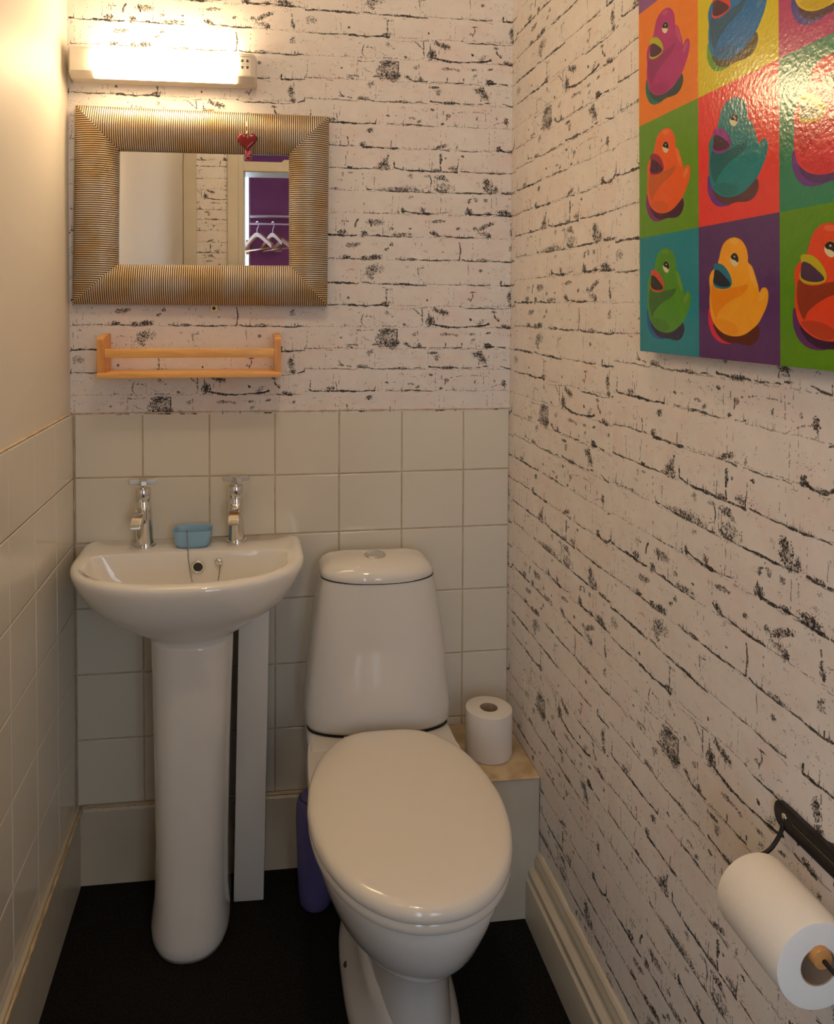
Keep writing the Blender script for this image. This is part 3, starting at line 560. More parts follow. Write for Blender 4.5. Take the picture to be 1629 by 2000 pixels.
# outer body from the underside up to the rim
def bz(z): return z
rings += [ring(BX + .003, -.13, .083, .075, .075, 2.2, 3, .60, **RS), ring(BX + .003, -.13, .088, .085, .09, 2.2, 3, .632, **RS), ring(BX + .003, -.13, .105, .102, .11, 2.1, 3, .647, **RS),
          ring(BX + .002, -.13, .140, .130, .128, 2.05, 4, .667, **RS), ring(BX, -.13, .185, .160, .129, 2.05, 5, .695, **RS), ring(BX, -.13, .218, .182, .1295, 2.1, 6, .725, **RS),
          ring(BX, -.13, .235, .193, .1295, 2.15, 16, .755, **RS), ring(BX, -.13, .243, .199, .1297, 2.2, 16, .775, **RS), ring(BX, -.13, .2455, .200, .1298, 2.2, 16, .786, **RS),
          ring(BX, -.13, .243, .198, .1298, 2.2, 16, .7925, **RS), ring(BX, -.13, .237, .193, .1295, 2.2, 16, .796, **RS), ring(BX, -.13, .228, .184, .1285, 2.2, 16, .797, **RS)]
# inner bowl
IY = -.175
rings += [ring(BX - .002, IY, .213, .127, .072, 2.3, 8, .7968, **RS), ring(BX - .002, IY, .2105, .1245, .0700, 2.3, 8, .7955, **RS), ring(BX - .002, IY, .2085, .1225, .0690, 2.3, 8, .7915, **RS), ring(BX - .002, IY, .204, .118, .067, 2.3, 7, .780, **RS),
          ring(BX - .002, IY, .193, .108, .063, 2.2, 5, .750, **RS), ring(BX, IY, .170, .095, .060, 2.2, 4, .715, **RS), ring(BX, IY, .120, .070, .045, 2.1, 3, .690, **RS), ring(BX, IY, .03, .03, .03, 2, 2, .684, **RS)]
from_bm('bowl', loft(rings), M_ceramic, basin, smooth=True)
# ledge behind the bowl keeps a soft straight arris; the drain
from_bm('drain', lathe([(.028, .685), (.028, .689), (.020, .689), (.018, .686)], 28, Matrix.Translation((BX, IY, 0))), M_chrome, basin, smooth=True)
ped = []
for z, a, bf, cx, n_ in ((0.0, .080, .114, .273, 2.3), (.012, .083, .118, .273, 2.3), (.03, .0835, .118, .273, 2.3), (.09, .0775, .107, .275, 2.4), (.2, .0765, .098, .2765, 2.5), (.4, .080, .095, .277, 2.5), (.56, .084, .093, .278, 2.5), (.632, .0865, .092, .278, 2.4), (.640, .0855, .090, .278, 2.4)):
    ped.append(ring(cx, -.145, a, bf, .12, n_, 6, z, 72))
from_bm('pedestal', loft(ped), M_ceramic, basin, smooth=True)
from_bm('overflow_ring', lathe([(.0100, 0), (.0148, 0), (.0148, .0015), (.0135, .0032), (.0112, .0028), (.0100, .0012)], 28, Matrix.Translation((BX + .015, -.1140, .765)) @ Matrix.Rotation(PI / 2 + .15, 4, 'X'), cap=False), M_chrome, basin, smooth=True)
from_bm('overflow_hole', lathe([(.0, 0), (.0103, 0), (.0103, .0008), (0.0005, .0006)], 24, Matrix.Translation((BX + .015, -.1140, .765)) @ Matrix.Rotation(PI / 2 + .15, 4, 'X')), M_joint, basin)
bm = lathe([(.0, 0), (.0085, 0), (.009, .002), (.007, .0045), (.001, .005)], 24, Matrix.Translation((BX + .060, -.1125, .774)) @ Matrix.Rotation(PI / 2 + .15, 4, 'X'))
stay = from_bm('chain_stay', bm, M_chrome, basin, smooth=True)
def bead_chain(path, r=.0015, step=.0036):
    bm = bmesh.new(); P = [Vector(p) for p in path]; acc = 0; last = P[0]
    pts = [P[0]]
    for a, b in zip(P[:-1], P[1:]):
        L = (b - a).length; s = step - acc
        while s < L: pts.append(a + (b - a) * s / L); s += step
        acc = L - (s - step)
    for q in pts: bmesh.ops.create_icosphere(bm, subdivisions=1, radius=r, matrix=Matrix.Translation(q))
    tube(P, r * .35, 4, bm)
    return bm

def make_tap(x, y, lean, rot):
    tp = bpy.data.objects.new('tap', None); C.objects.link(tp); tp.location = (x, y, BZT + .002); tp.parent = basin
    bpy.context.view_layer.update(); tp.matrix_parent_inverse = basin.matrix_world.inverted(); bpy.context.view_layer.update()
    M = Matrix.Translation((x, y, BZT + .001)) @ Matrix.Rotation(lean, 4, 'Y') @ Matrix.Rotation(rot, 4, 'Z') @ Matrix.Scale(1.09, 4)
    from_bm('tap_body', lathe([(.0215, 0), (.0225, .003), (.0215, .006), (.0178, .007), (.0172, .010), (.0165, .05), (.0160, .092), (.0150, .0945), (.0150, .0955), (.0160, .097), (.0162, .118), (.0150, .1205), (.0055, .121), (.0055, .134)], 36, M), M_chrome, tp, smooth=False, angle=40)
    # spout: square nose tipping down towards the bowl
    rg = []
    for yy, zz, w, h in ((-.004, .072, .0100, .014), (-.022, .073, .0100, .012), (-.040, .070, .0100, .009), (-.052, .064, .0100, .0075), (-.0575, .0575, .0100, .0075), (-.0590, .052, .0098, .007)):
        c = Vector((0, yy, zz)); a = {0: 0}.get(0)
        d = Vector((0, -1, 0)) if yy > -.03 else Vector((0, -.8, -.6)) if yy > -.05 else Vector((0, -.4, -.9)); n = Vector((0, d.z, -d.y)).normalized()
        rg.append([tuple(M @ (c + Vector((sx * w, 0, 0)) + n * sz * h)) for sx, sz in ((-1, -1), (1, -1), (1, 1), (-1, 1))])
    bm = loft(rg); bmesh.ops.bevel(bm, geom=[e for e in bm.edges], offset=.0012, segments=2, affect='EDGES')
    from_bm('spout', bm, M_chrome, tp, angle=30)
    # cross handle: two flat crossed bars on the stem
    bm = bmesh.new()
    for q in (.35, .35 + PI / 2):
        MM = M @ Matrix.Translation((0, 0, .1345)) @ Matrix.Rotation(q, 4, 'Z') @ Matrix.Rotation(.05, 4, 'Y')
        add_box(bm, -.0275, .0275, -.0062, .0062, -.0046, .0046, .0011, 1, MM)
    lathe([(.0085, .128), (.0095, .131), (.0095, .139), (.006, .1405)], 20, M, True, bm)
    from_bm('cross_handle', bm, M_satin, tp, angle=30)
    return tp
make_tap(.166, -.054, -.03, -.13); make_tap(.3680, -.044, -.005, -.06)

# soap dish with the plug chain over it
t = empty('soap_dish', (.272, -.064, BZT + .002), 'small pale blue square soap dish between the taps', 'dish')
def rsq(a, z, n_=4.5, xc=.272, yc=-.060, rx=1, ry=.78): return ring(xc, yc, a * rx, a * ry, a * ry, n_, n_, z, 48)
Z0 = BZT + .002
from_bm('dish', loft([rsq(.024, Z0), rsq(.031, Z0 + .001), rsq(.037, Z0 + .008), rsq(.0415, Z0 + .022), rsq(.0440, Z0 + .037), rsq(.0442, Z0 + .0385), rsq(.0428, Z0 + .039), rsq(.0415, Z0 + .037), rsq(.0385, Z0 + .020), rsq(.032, Z0 + .007), rsq(.02, Z0 + .005)]), M_blue, t, smooth=True)
ch = from_bm('chain', bead_chain(spline([(.335, -.112, .768), (.333, -.120, .750), (.327, -.130, .72), (.315, -.15, .703), (.298, -.156, .698), (.283, -.140, .712), (.274, -.122, .74), (.2665, -.1135, .782), (.2655, -.111, .7985), (.2640, -.1045, .812), (.2620, -.0985, .830), (.2610, -.0955, .838), (.2615, -.088, .836), (.264, -.080, .818)], 8)), M_chain, basin, smooth=True); ch['kind'] = 'stuff'

# white boxing board standing beside the pedestal
t = empty('pipe_boxing', (.395, -.10, 0), 'tall narrow white boxing board hiding pipes beside the basin pedestal', 'boxing')
M = Matrix.Translation((.395, -.10, 0)) @ Matrix.Rotation(.020, 4, 'Y')
box('front_panel', -.033, .034, -.008, .006, .001, .664, M_white_board, t, .002, 2, M)
box('side_panel', .022, .033, .006, .078, .001, .652, M_white_board, t, .001, 1, M)

# ------------------------------------------------------------------ toilet
TX = .684
toilet = empty('toilet', (TX, -.36, 0), 'white close-coupled toilet with its lid down', 'toilet')
N = 84
# cistern: tapering tank with a bulging front
def cring(a, yf, yb, z, bul=.02, n_=5, xc=TX, ex=0):
    yc = (yf + yb) / 2; hb = (yb - yf) / 2; out = []
    for (x, y, zz) in ring(xc, yc, a, hb, hb, n_, 7, z, N):
        u = (x - xc) / a
        if y < yc: y -= bul * (1 - u * u) * min(1, (yc - y) / hb)
        zz = zz + ex * (1 - u * u) * (1 if y < yc else 0)
        out.append((x, y, zz))
    return out
CT = [(.148, -.150, -.025, .399, .02), (.160, -.163, -.022, .405, .022), (.1645, -.170, -.020, .417, .024), (.164, -.171, -.020, .45, .026), (.156, -.167, -.020, .53, .030), (.146, -.160, -.020, .62, .032), (.136, -.153, -.020, .685, .032), (.1275, -.147, -.020, .733, .032), (.124, -.144, -.022, .734, .032)]
from_bm('cistern', loft([cring(a, f, b, z, bl, 5) for a, f, b, z, bl in CT]), M_toilet, toilet, smooth=False, angle=50)
from_bm('joint_line', loft([cring(.1282, -.1477, -.022, z, .032, 5) for z in (.7325, .7352)]), M_joint, toilet)
from_bm('joint_line', loft([cring(.1600, -.1640, -.022, z, .022, 5) for z in (.3990, .4015)]), M_joint, toilet)
LT = [(.124, -.144, .7347), (.1285, -.1485, .7347), (.1290, -.149, .740), (.1265, -.147, .748), (.119, -.140, .757), (.104, -.130, .765), (.080, -.115, .770), (.045, -.10, .7725), (.012, -.088, .7733)]
from_bm('cistern_lid', loft([cring(a, f, -.020 - max(0, (.1285 - a)) * .55, z, .032 if a > .1 else .02 * a / .1, 4.2 if a > .11 else 3.2) for a, f, z in LT]), M_toilet, toilet, smooth=False, angle=50)
B0 = (TX - .003, -.100, .7720)
from_bm('flush_button', lathe([(.0245, -.002), (.0250, .002), (.0235, .0040), (.0205, .0042), (.0200, .0032), (.019, .0048), (.010, .0062), (.001, .0064)], 32, Matrix.Translation(B0) @ Matrix.Rotation(.04, 4, 'X')), M_chrome, toilet, smooth=False, angle=40)
# pan: from foot to rim
def pring(yc, a, bf, bb, z, nf=2.1, nb=3.5, xc=TX): return ring(xc, yc, a, bf, bb, nf, nb, z, N)
PANX = .679
NX = .697
pan = [pring(-.36, .082, .195, .30, .0, 2.6, 4, NX), pring(-.36, .083, .197, .30, .02, 2.6, 4, NX), pring(-.36, .078, .190, .30, .06, 2.5, 4, NX), pring(-.36, .0755, .183, .30, .12, 2.4, 4, NX), pring(-.37, .0765, .178, .31, .17, 2.3, 4, NX),
       pring(-.385, .084, .186, .325, .205, 2.15, 4, .694), pring(-.40, .103, .210, .345, .232, 2.05, 4, .689), pring(-.41, .126, .238, .36, .262, 2.0, 3.6, .685), pring(-.42, .146, .261, .385, .298, 2.0, 3.6, .683), pring(-.425, .159, .276, .400, .335, 2.0, 3.6, .683), pring(-.425, .167, .285, .4015, .365, 2.05, 3.6, .683), pring(-.425, .169, .287, .402, .385, 2.05, 3.6, .683),
       pring(-.425, .166, .284, .400, .394, 2.05, 3.6, .683), pring(-.425, .150, .265, .388, .397, 2.1, 3.6, .683), pring(-.425, .05, .1, .2, .397, 2.1, 3.6, .683)]
# keep the back of the pan off the wall and as wide as the cistern
pan = [[(x, min(y, -.03), z) for x, y, z in r] for r in pan]
from_bm('pan', loft(pan), M_toilet, toilet, smooth=False, angle=55)
box('cistern_shelf', TX - .160, TX + .162, -.225, -.028, .35, .3995, M_toilet, toilet, .014, 4)
foot = [ring(TX + .004, -.34, .106, .24, .2, 2.6, 3, 0.0, N), ring(TX + .004, -.34, .108, .242, .2, 2.6, 3, .006, N), ring(TX + .004, -.34, .106, .24, .2, 2.6, 3, .020, N), ring(TX + .004, -.34, .098, .232, .19, 2.6, 3, .034, N), ring(TX + .004, -.34, .088, .22, .18, 2.6, 3, .05, N), ring(TX + .004, -.34, .078, .20, .16, 2.6, 3, .075, N), ring(TX + .004, -.34, .072, .18, .14, 2.6, 3, .11, N)]
from_bm('foot', loft(foot), M_toilet, toilet, smooth=True)
for sx in (-1, 1):
    from_bm('screw_hole', lathe([(0.0005, .0), (.0065, .0), (.0065, .003), (.0005, .0032)], 18, Matrix.Translation((TX + .004 + sx * .097, -.335, .0315)) @ Matrix.Rotation(sx * .6, 4, 'Y')), M_hole, toilet)
# seat and lid
SY = -.460
SX0 = .683
def sring(a, bf, bb, z, xc=PANX, nb=2.9): return ring(xc, SY, a, bf, bb, 2.05, nb, z, N)
def oval(s, z, d=0.0):
    out = []
    for (x, y, zz) in ring(SX0, SY, .1785 * s, .263 * s, .238 * s, 2.1, 3.4, z, N):
        k = max(0, min(1, (y - SY) / .238))                       # narrower towards the hinge
        x = SX0 + (x - SX0) * (1 - .28 * k ** 1.6)
        out.append((x, y, zz + d))
    return out
from_bm('seat', loft([oval(.955, .3995), oval(.985, .4000), oval(.993, .404), oval(.993, .413), oval(.985, .4165), oval(.96, .417)]), M_lid, toilet, smooth=False, angle=50)
L = [(.965, .4185), (.994, .4185), (1.0, .4210), (1.001, .4265), (.996, .4320), (.984, .4370), (.965, .4405), (.93, .4430), (.86, .4455), (.70, .4480), (.5, .4495), (.25, .4502), (.05, .4504)]
from_bm('lid', loft([oval(s, z) for s, z in L]), M_lid, toilet, smooth=False, angle=60)
for sx in (-1, 1):
    from_bm('hinge', lathe([(.009, -.012), (.010, -.010), (.010, .010), (.009, .012)], 18, Matrix.Translation((PANX + sx * .07, -.222, .416)) @ Matrix.Rotation(PI / 2, 4, 'Y')), M_chrome, toilet, smooth=True)

# frosted purple brush holder behind the toilet foot
t = empty('toilet_brush_holder', (.544, -.132, 0), 'frosted purple plastic brush holder between pipe boxing and toilet', 'brush holder')
tilt = Matrix.Translation((.544, -.132, 0)) @ Matrix.Rotation(-.02, 4, 'Y')
from_bm('holder', lathe([(.020, .0), (.030, .003), (.035, .010), (.0375, .03), (.0390, .10), (.0400, .20), (.0385, .228), (.0350, .243), (.030, .246), (.029, .240)], 40, tilt), M_frost, t, smooth=True)
from_bm('cap', lathe([(.030, .243), (.027, .252), (.018, .259), (.006, .262)], 20, tilt), M_frost, t, smooth=True)

# ------------------------------------------------------------------ toilet rolls
def roll_mesh(R, r, L, M, n=72):
    prof = [(r, 0), (R - .0025, 0), (R - .0006, .0008), (R, .003), (R, L - .003), (R - .0006, L - .0008), (R - .0025, L), (r, L)]
    bm = bmesh.new(); rings = [[tuple(M @ Vector((q * math.cos(2 * PI * i / n), q * math.sin(2 * PI * i / n), z))) for i in range(n)] for q, z in prof]
    V = [[bm.verts.new(c) for c in rg] for rg in rings]
    for a, b in zip(V, V[1:] + V[:1]):
        for i in range(n): bm.faces.new((a[i], a[(i + 1) % n], b[(i + 1) % n], b[i]))
    return bm
def core_mesh(r, L, M, n=48):
    bm = bmesh.new(); prof = [(r, .0005), (r, L - .0005), (r - .0012, L - .0005), (r - .0012, .0005)]
    V = [[bm.verts.new(tuple(M @ Vector((q * math.cos(2 * PI * i / n), q * math.sin(2 * PI * i / n), z)))) for i in range(n)] for q, z in prof]
    for a, b in zip(V, V[1:] + V[:1]):
        for i in range(n): bm.faces.new((a[i], a[(i + 1) % n], b[(i + 1) % n], b[i]))
    return bm
t = empty('toilet_roll', (.941, -.128, BZ), 'white toilet roll standing on end on the low ledge', 'toilet roll')
M = Matrix.Translation((.941, -.128, BZ + .0005)); RL = .104
from_bm('paper', roll_mesh(.0530, .0205, RL, M), M_paper, t, smooth=False, angle=40); from_bm('core', core_mesh(.0205, RL, M), M_card, t, smooth=False, angle=40)
RY0, RL2 = -1.139, .099
t = empty('toilet_roll', (.960, -1.09, .69), 'part-used toilet roll hanging on the black iron holder', 'toilet roll')
M = Matrix.Translation((.9595, RY0, .689)) @ Matrix.Rotation(-PI / 2, 4, 'X')
from_bm('paper', roll_mesh(.0440, .0195, RL2, M), M_paper, t, smooth=False, angle=40); from_bm('core', core_mesh(.0195, RL2, M), M_card, t, smooth=False, angle=40)
t = empty('toilet_roll_holder', (XR, -1.08, .74), 'black wrought iron wall bracket with wooden spindle carrying a toilet roll', 'roll holder')
# bracket strip with a rounded, pierced end
bm = bmesh.new(); y0, y1, zl, zh = -.998, -1.205, .7285, .7575; zc = (zl + zh) / 2; h = (zh - zl) / 2
out = []
for i in range(13):
    q = -PI / 2 + PI * i / 12; out.append((y0 + h * .75 * math.cos(q), zc + h * math.sin(q)))
for i in range(13):
    q = PI / 2 + PI * i / 12; out.append((y1 + h * .75 * math.cos(q), zc + h * math.sin(q)))
rg = [[(x, a, b) for a, b in out] for x in (XR - .0005, XR - .0055)]
inn = [(XR - .0068, (a - (y0 + y1) / 2) * .97 + (y0 + y1) / 2, zc + (b - zc) * .75) for a, b in out]
loft(rg + [inn], True, True, True, bm); from_bm('bracket_strip', bm, M_iron, t, angle=40)
box('raised_rib', XR - .0085, XR - .006, y1 + .02, y0 - .022, zc - .004, zc + .004, M_iron, t, .0015)
from_bm('screw', lathe([(.0045, 0), (.004, .0015), (.001, .0022)], 16, Matrix.Translation((XR - .0066, y0 - .009, zc + .002)) @ Matrix.Rotation(-PI / 2, 4, 'Y')), M_chrome, t, smooth=True)
ax = (.9595, .701)
far = spline([(XR - .006, -1.004, .735), (XR - .010, -1.004, .722), (XR - .022, -1.004, .706), (XR - .040, -1.006, .700), (ax[0] + .004, -1.012, .7005), (ax[0], -1.022, .7005), (ax[0], -1.05, .7005)], 8)
near = spline([(XR - .006, -1.196, .735), (XR - .012, -1.196, .722), (XR - .030, -1.196, .708), (ax[0] + .012, -1.192, .701), (ax[0], -1.18, .7005), (ax[0], -1.155, .7005), (ax[0], -1.14, .7005)], 8)
from_bm('wire_arm', tube(far, .0024, 10), M_iron, t, smooth=True); from_bm('wire_arm', tube(near, .0024, 10), M_iron, t, smooth=True)
from_bm('spindle', lathe([(.0035, -1.146), (.0095, -1.1445), (.0105, -1.142), (.0105, -1.040), (.0095, -1.0375), (.0035, -1.036)], 28, Matrix.Translation((ax[0], 0, ax[1] - .0005)) @ Matrix.Rotation(-PI / 2, 4, 'X')), M_dowel, t, smooth=False, angle=40)

# ------------------------------------------------------------------ spice-rack shelf
t = empty('wall_shelf', (.27, -.045, 1.177), 'small pine wall shelf with a front rail, under the mirror', 'shelf')
def side(x0, x1):
    out = [(-.088, 1.190), (-.088, 1.262), (-.084, 1.2665), (-.02, 1.2735), (-.002, 1.2735), (-.002, 1.190)]
    bm = loft([[(x, y, z) for y, z in out] for x in (x0, x1)])
    bmesh.ops.bevel(bm, geom=list(bm.edges), offset=.0014, segments=2, affect='EDGES')
    return from_bm('side_panel', bm, M_pine_v, t, angle=30)
side(.0705, .0855); side(.4545, .4690)
box('shelf_board', .0700, .4695, -.0905, -.002, 1.1775, 1.190, M_pine, t, .0015, 2)
box('front_rail', .0858, .4542, -.086, -.076, 1.222, 1.2415, M_pine, t, .0015, 2)

# ------------------------------------------------------------------ mirror (hung slightly askew, its right side further off the wall)
YW = math.radians(.85)
mir = empty('wall_mirror', (.30, -.012, 1.558), 'rectangular mirror in a wide ribbed antique gold frame', 'mirror')
PIV = Vector((.30, -.016, 0))
def turn(v):                      # a rotated copy of wall coordinates about the vertical through the mirror's middle
    v = Vector(v); d = v - PIV; c, s = math.cos(-YW), math.sin(-YW)
    return Vector((PIV.x + d.x * c - d.y * s, PIV.y + d.x * s + d.y * c, v.z))
OUT = [(.0150, 1.782), (.5810, 1.7735), (.5775, 1.3370), (.0050, 1.3395)]       # clockwise from top left
INN = [(.1080, 1.6850), (.4890, 1.6845), (.4895, 1.4300), (.1050, 1.4290)]
def lerp(a, b, t): return a + (b - a) * t
def rail(i):
    o0, o1 = OUT[i], OUT[(i + 1) % 4]; n0, n1 = INN[i], INN[(i + 1) % 4]
    Lr = math.hypot(o1[0] - o0[0], o1[1] - o0[1]); ribs = int(round(Lr / .0048)); nu = ribs * 6; nv = 13
    Lx = Vector((o1[0] - o0[0], o1[1] - o0[1])); e = Lx.normalized()
    verts, faces, gr = [], [], []
    nrm = Vector((-e.y, e.x)); O0 = Vector(o0)
    if (Vector(n0) - O0).dot(nrm) < 0: nrm = -nrm
    a0, w0 = (Vector(n0) - O0).dot(e), (Vector(n0) - O0).dot(nrm); a1, w1 = (Vector(n1) - O0).dot(e), (Vector(n1) - O0).dot(nrm)
    for a in range(nu + 1):
        al = Lr * a / nu
        if al < a0: wm = w0 * al / a0
        elif al > a1: wm = w1 * (Lr - al) / (Lr - a1)
        else: wm = lerp(w0, w1, (al - a0) / (a1 - a0))
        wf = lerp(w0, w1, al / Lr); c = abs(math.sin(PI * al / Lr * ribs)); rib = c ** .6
        for b in range(nv + 1):
            q = O0 + e * al + nrm * (wm * b / nv); w = min(1, wm * b / nv / wf)
            dome = .012 + .024 * math.sin(PI * min(1, .06 + .88 * w)) ** .8 if b or wm > 1e-5 else .014
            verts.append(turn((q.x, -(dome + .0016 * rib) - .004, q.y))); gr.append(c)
    k0 = nv + 1
    for a in range(nu):
        for b in range(nv):
            faces.append((a * k0 + b, (a + 1) * k0 + b, (a + 1) * k0 + b + 1, a * k0 + b + 1))
    # outer side skirt and inner return
    base = len(verts)
    for a in range(nu + 1):
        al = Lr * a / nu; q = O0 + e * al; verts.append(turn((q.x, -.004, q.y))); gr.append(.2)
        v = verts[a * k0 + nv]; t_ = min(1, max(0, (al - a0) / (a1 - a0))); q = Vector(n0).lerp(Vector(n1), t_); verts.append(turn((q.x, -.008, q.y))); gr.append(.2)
    for a in range(nu):
        faces.append((base + 2 * a, base + 2 * a + 2, (a + 1) * k0, a * k0))
        if a0 <= Lr * a / nu and Lr * (a + 1) / nu <= a1: faces.append((a * k0 + nv, (a + 1) * k0 + nv, base + 2 * a + 3, base + 2 * a + 1))
    me = bpy.data.meshes.new('frame_rail'); me.from_pydata([tuple(v) for v in verts], [], faces)
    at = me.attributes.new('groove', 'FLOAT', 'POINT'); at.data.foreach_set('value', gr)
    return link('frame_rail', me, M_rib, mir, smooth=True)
# the ribs need samples along the rail rather than along the tapering mitre: more columns keep them crisp
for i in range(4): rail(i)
# silvered glass with a bevelled border
def glass():
    bx = .017; yG = -.0165; a = INN
    ins = [(a[0][0] + bx, a[0][1] - bx), (a[1][0] - bx, a[1][1] - bx), (a[2][0] - bx, a[2][1] + bx), (a[3][0] + bx, a[3][1] + bx)]
    ext = [(a[0][0] - .004, a[0][1] + .004), (a[1][0] + .004, a[1][1] + .004), (a[2][0] + .004, a[2][1] - .004), (a[3][0] - .004, a[3][1] - .004)]
    v = [turn((x, yG + .0004, z)) for x, z in ext] + [turn((x, yG, z)) for x, z in ins]
    me = bpy.data.meshes.new('mirror_glass'); me.from_pydata([tuple(q) for q in v], [], [(4, 5, 6, 7), (0, 1, 5, 4), (1, 2, 6, 5), (2, 3, 7, 6), (3, 0, 4, 7)])
    return link('mirror_glass', me, M_mirror, mir)
glass()
for (x, z, s) in ((.3105, 1.780, 1), (.3165, 1.331, -1)):
    pl = box('hanging_plate', x - .008, x + .008, -.0035, -.001, z - .012 if s > 0 else z - .008, z + .008 if s > 0 else z + .012, M_brass, mir, .0008)
    sc = from_bm('screw', lathe([(.0042, 0), (.0038, .0012), (.0022, .0016), (.0018, .0008)], 16, Matrix.Translation((x, -.0035, z)) @ Matrix.Rotation(PI / 2, 4, 'X')), M_hole, pl, smooth=True)

# heart hanging from the frame
def heart(cx, cy, cz, w, th, name, mt, parent):
    pts = []
    for i in range(48):
        a = 2 * PI * i / 48
        pts.append((16 * math.sin(a) ** 3 / 32, (13 * math.cos(a) - 5 * math.cos(2 * a) - 2 * math.cos(3 * a) - math.cos(4 * a)) / 32 + .08))
    rings = []
    for s, d in ((.5, -.5), (.85, -.42), (1, 0), (.85, .42), (.5, .5)):
        rings.append([(cx + x * w * s, cy + d * th, cz + (z * w * 1.08) * s) for x, z in pts])
    return from_bm(name, loft(rings), mt, parent, smooth=True)
t = empty('heart_ornament', (.394, -.05, 1.704), 'red glass heart hanging on the top of the mirror frame', 'ornament')
heart(.394, -.050, 1.703, .044, .006, 'large_heart', M_heart, t); heart(.3955, -.046, 1.6795, .015, .006, 'small_heart', M_heart2, t)
bm = tube([(.3935, -.046, 1.731), (.3938, -.049, 1.727), (.394, -.0505, 1.721)], .0012, 6); bmesh.ops.create_icosphere(bm, subdivisions=2, radius=.0028, matrix=Matrix.Translation((.394, -.050, 1.7245)))
from_bm('gold_loop', bm, M_brass, t, smooth=True)
sl = from_bm('thread', tube([(.393, -.044, 1.742), (.392, -.030, 1.765), (.392, -.018, 1.7765), (.392, -.010, 1.778)], .0005, 5), M_wire, t)

# ------------------------------------------------------------------ shaver lamp
lamp = empty('wall_lamp', (.213, 0, 1.87), 'cream strip light with lit diffuser and shaver socket above the mirror', 'lamp')
def lamp_sec(x, k=1.0, d=.062, ky=1.0):
    zc = 1.8695; h = .0325
    pr = [(0, -h), (-.010, -h), (-.034, -h * .98), (-d, -h * .62), (-d, h * .80), (-d + .006, h), (0, h)]
    return [(x, max(y * ky, -d) , zc + z * k) for y, z in pr]
secs = [lamp_sec(.0045, .80, .062, .35), lamp_sec(.006, .93, .062, .7), lamp_sec(.012, 1, .055), lamp_sec(.060, 1, .055), lamp_sec(.060, 1, .050), lamp_sec(.371, 1, .050), lamp_sec(.371, 1, .055), lamp_sec(.404, 1, .055), lamp_sec(.412, .95, .050), lamp_sec(.416, .86, .030)]
from_bm('lamp_body', loft(secs), M_lampbody, lamp, angle=25)
def dif(x, k=1.0, dd=0.0):
    zc = 1.8695; h = .0318
    pr = [(-.014, -h), (-.038, -h * .97), (-.0605 - dd, -h * .58), (-.0605 - dd, h * .82), (-.052, h * 1.02), (-.014, h * 1.02)]
    return [(x, y, zc + z * k) for y, z in pr]
bm = loft([dif(.0605), dif(.0615, 1.01, .001), dif(.0645, 1.012, .0015), dif(.3665, 1.012, .0015), dif(.3695, 1.01, .001), dif(.3705)])
from_bm('diffuser', bm, M_glow, lamp, angle=25)
yS = -.0552
sp = box('shaver_socket', .3735, .4015, yS - .0006, yS + .002, 1.851, 1.898, M_lampbody, lamp, .0004)
# lamp face is at y = -0.055 for the socket: slots and lettering sit on it
def tri_slot(cx, cz, up):
    pts = [(cx - .0032, cz - .0028 * up), (cx + .0032, cz - .0028 * up), (cx + .0022, cz + .0018 * up), (cx, cz + .0036 * up), (cx - .0022, cz + .0018 * up)]
    return loft([[(x, yS - .0006, z) for x, z in pts], [(x, yS - .0011, z) for x, z in pts]])
for cx in (.3835, .3950):
    for cz, up in ((1.8835, 1), (1.8690, -1)): from_bm('socket_hole', tri_slot(cx, cz, up), M_hole, sp)
def text(body, size, loc, rot, mt, parent, name='lettering', ext=.00015):
    cu = bpy.data.curves.new(name, 'FONT'); cu.body = body; cu.size = size; cu.align_x = 'CENTER'; cu.align_y = 'CENTER'; cu.extrude = ext
    o = bpy.data.objects.new(name, cu); C.objects.link(o); bpy.context.view_layer.update()
    dg = bpy.context.evaluated_depsgraph_get(); me = bpy.data.meshes.new_from_object(o.evaluated_get(dg)); bpy.data.objects.remove(o)
    me.transform(Matrix.Translation(loc) @ Matrix.Rotation(rot[2], 4, 'Z') @ Matrix.Rotation(rot[0], 4, 'X'))
    return link(name, me, mt, parent)
text('SHAVERS ONLY', .0032, (.3890, yS - .0009, 1.8925), (PI / 2, 0, 0), M_print, sp)
text('115V', .0026, (.3835, yS - .0009, 1.8763), (PI / 2, 0, 0), M_print, sp); text('230V', .0026, (.3950, yS - .0009, 1.8763), (PI / 2, 0, 0), M_print, sp)

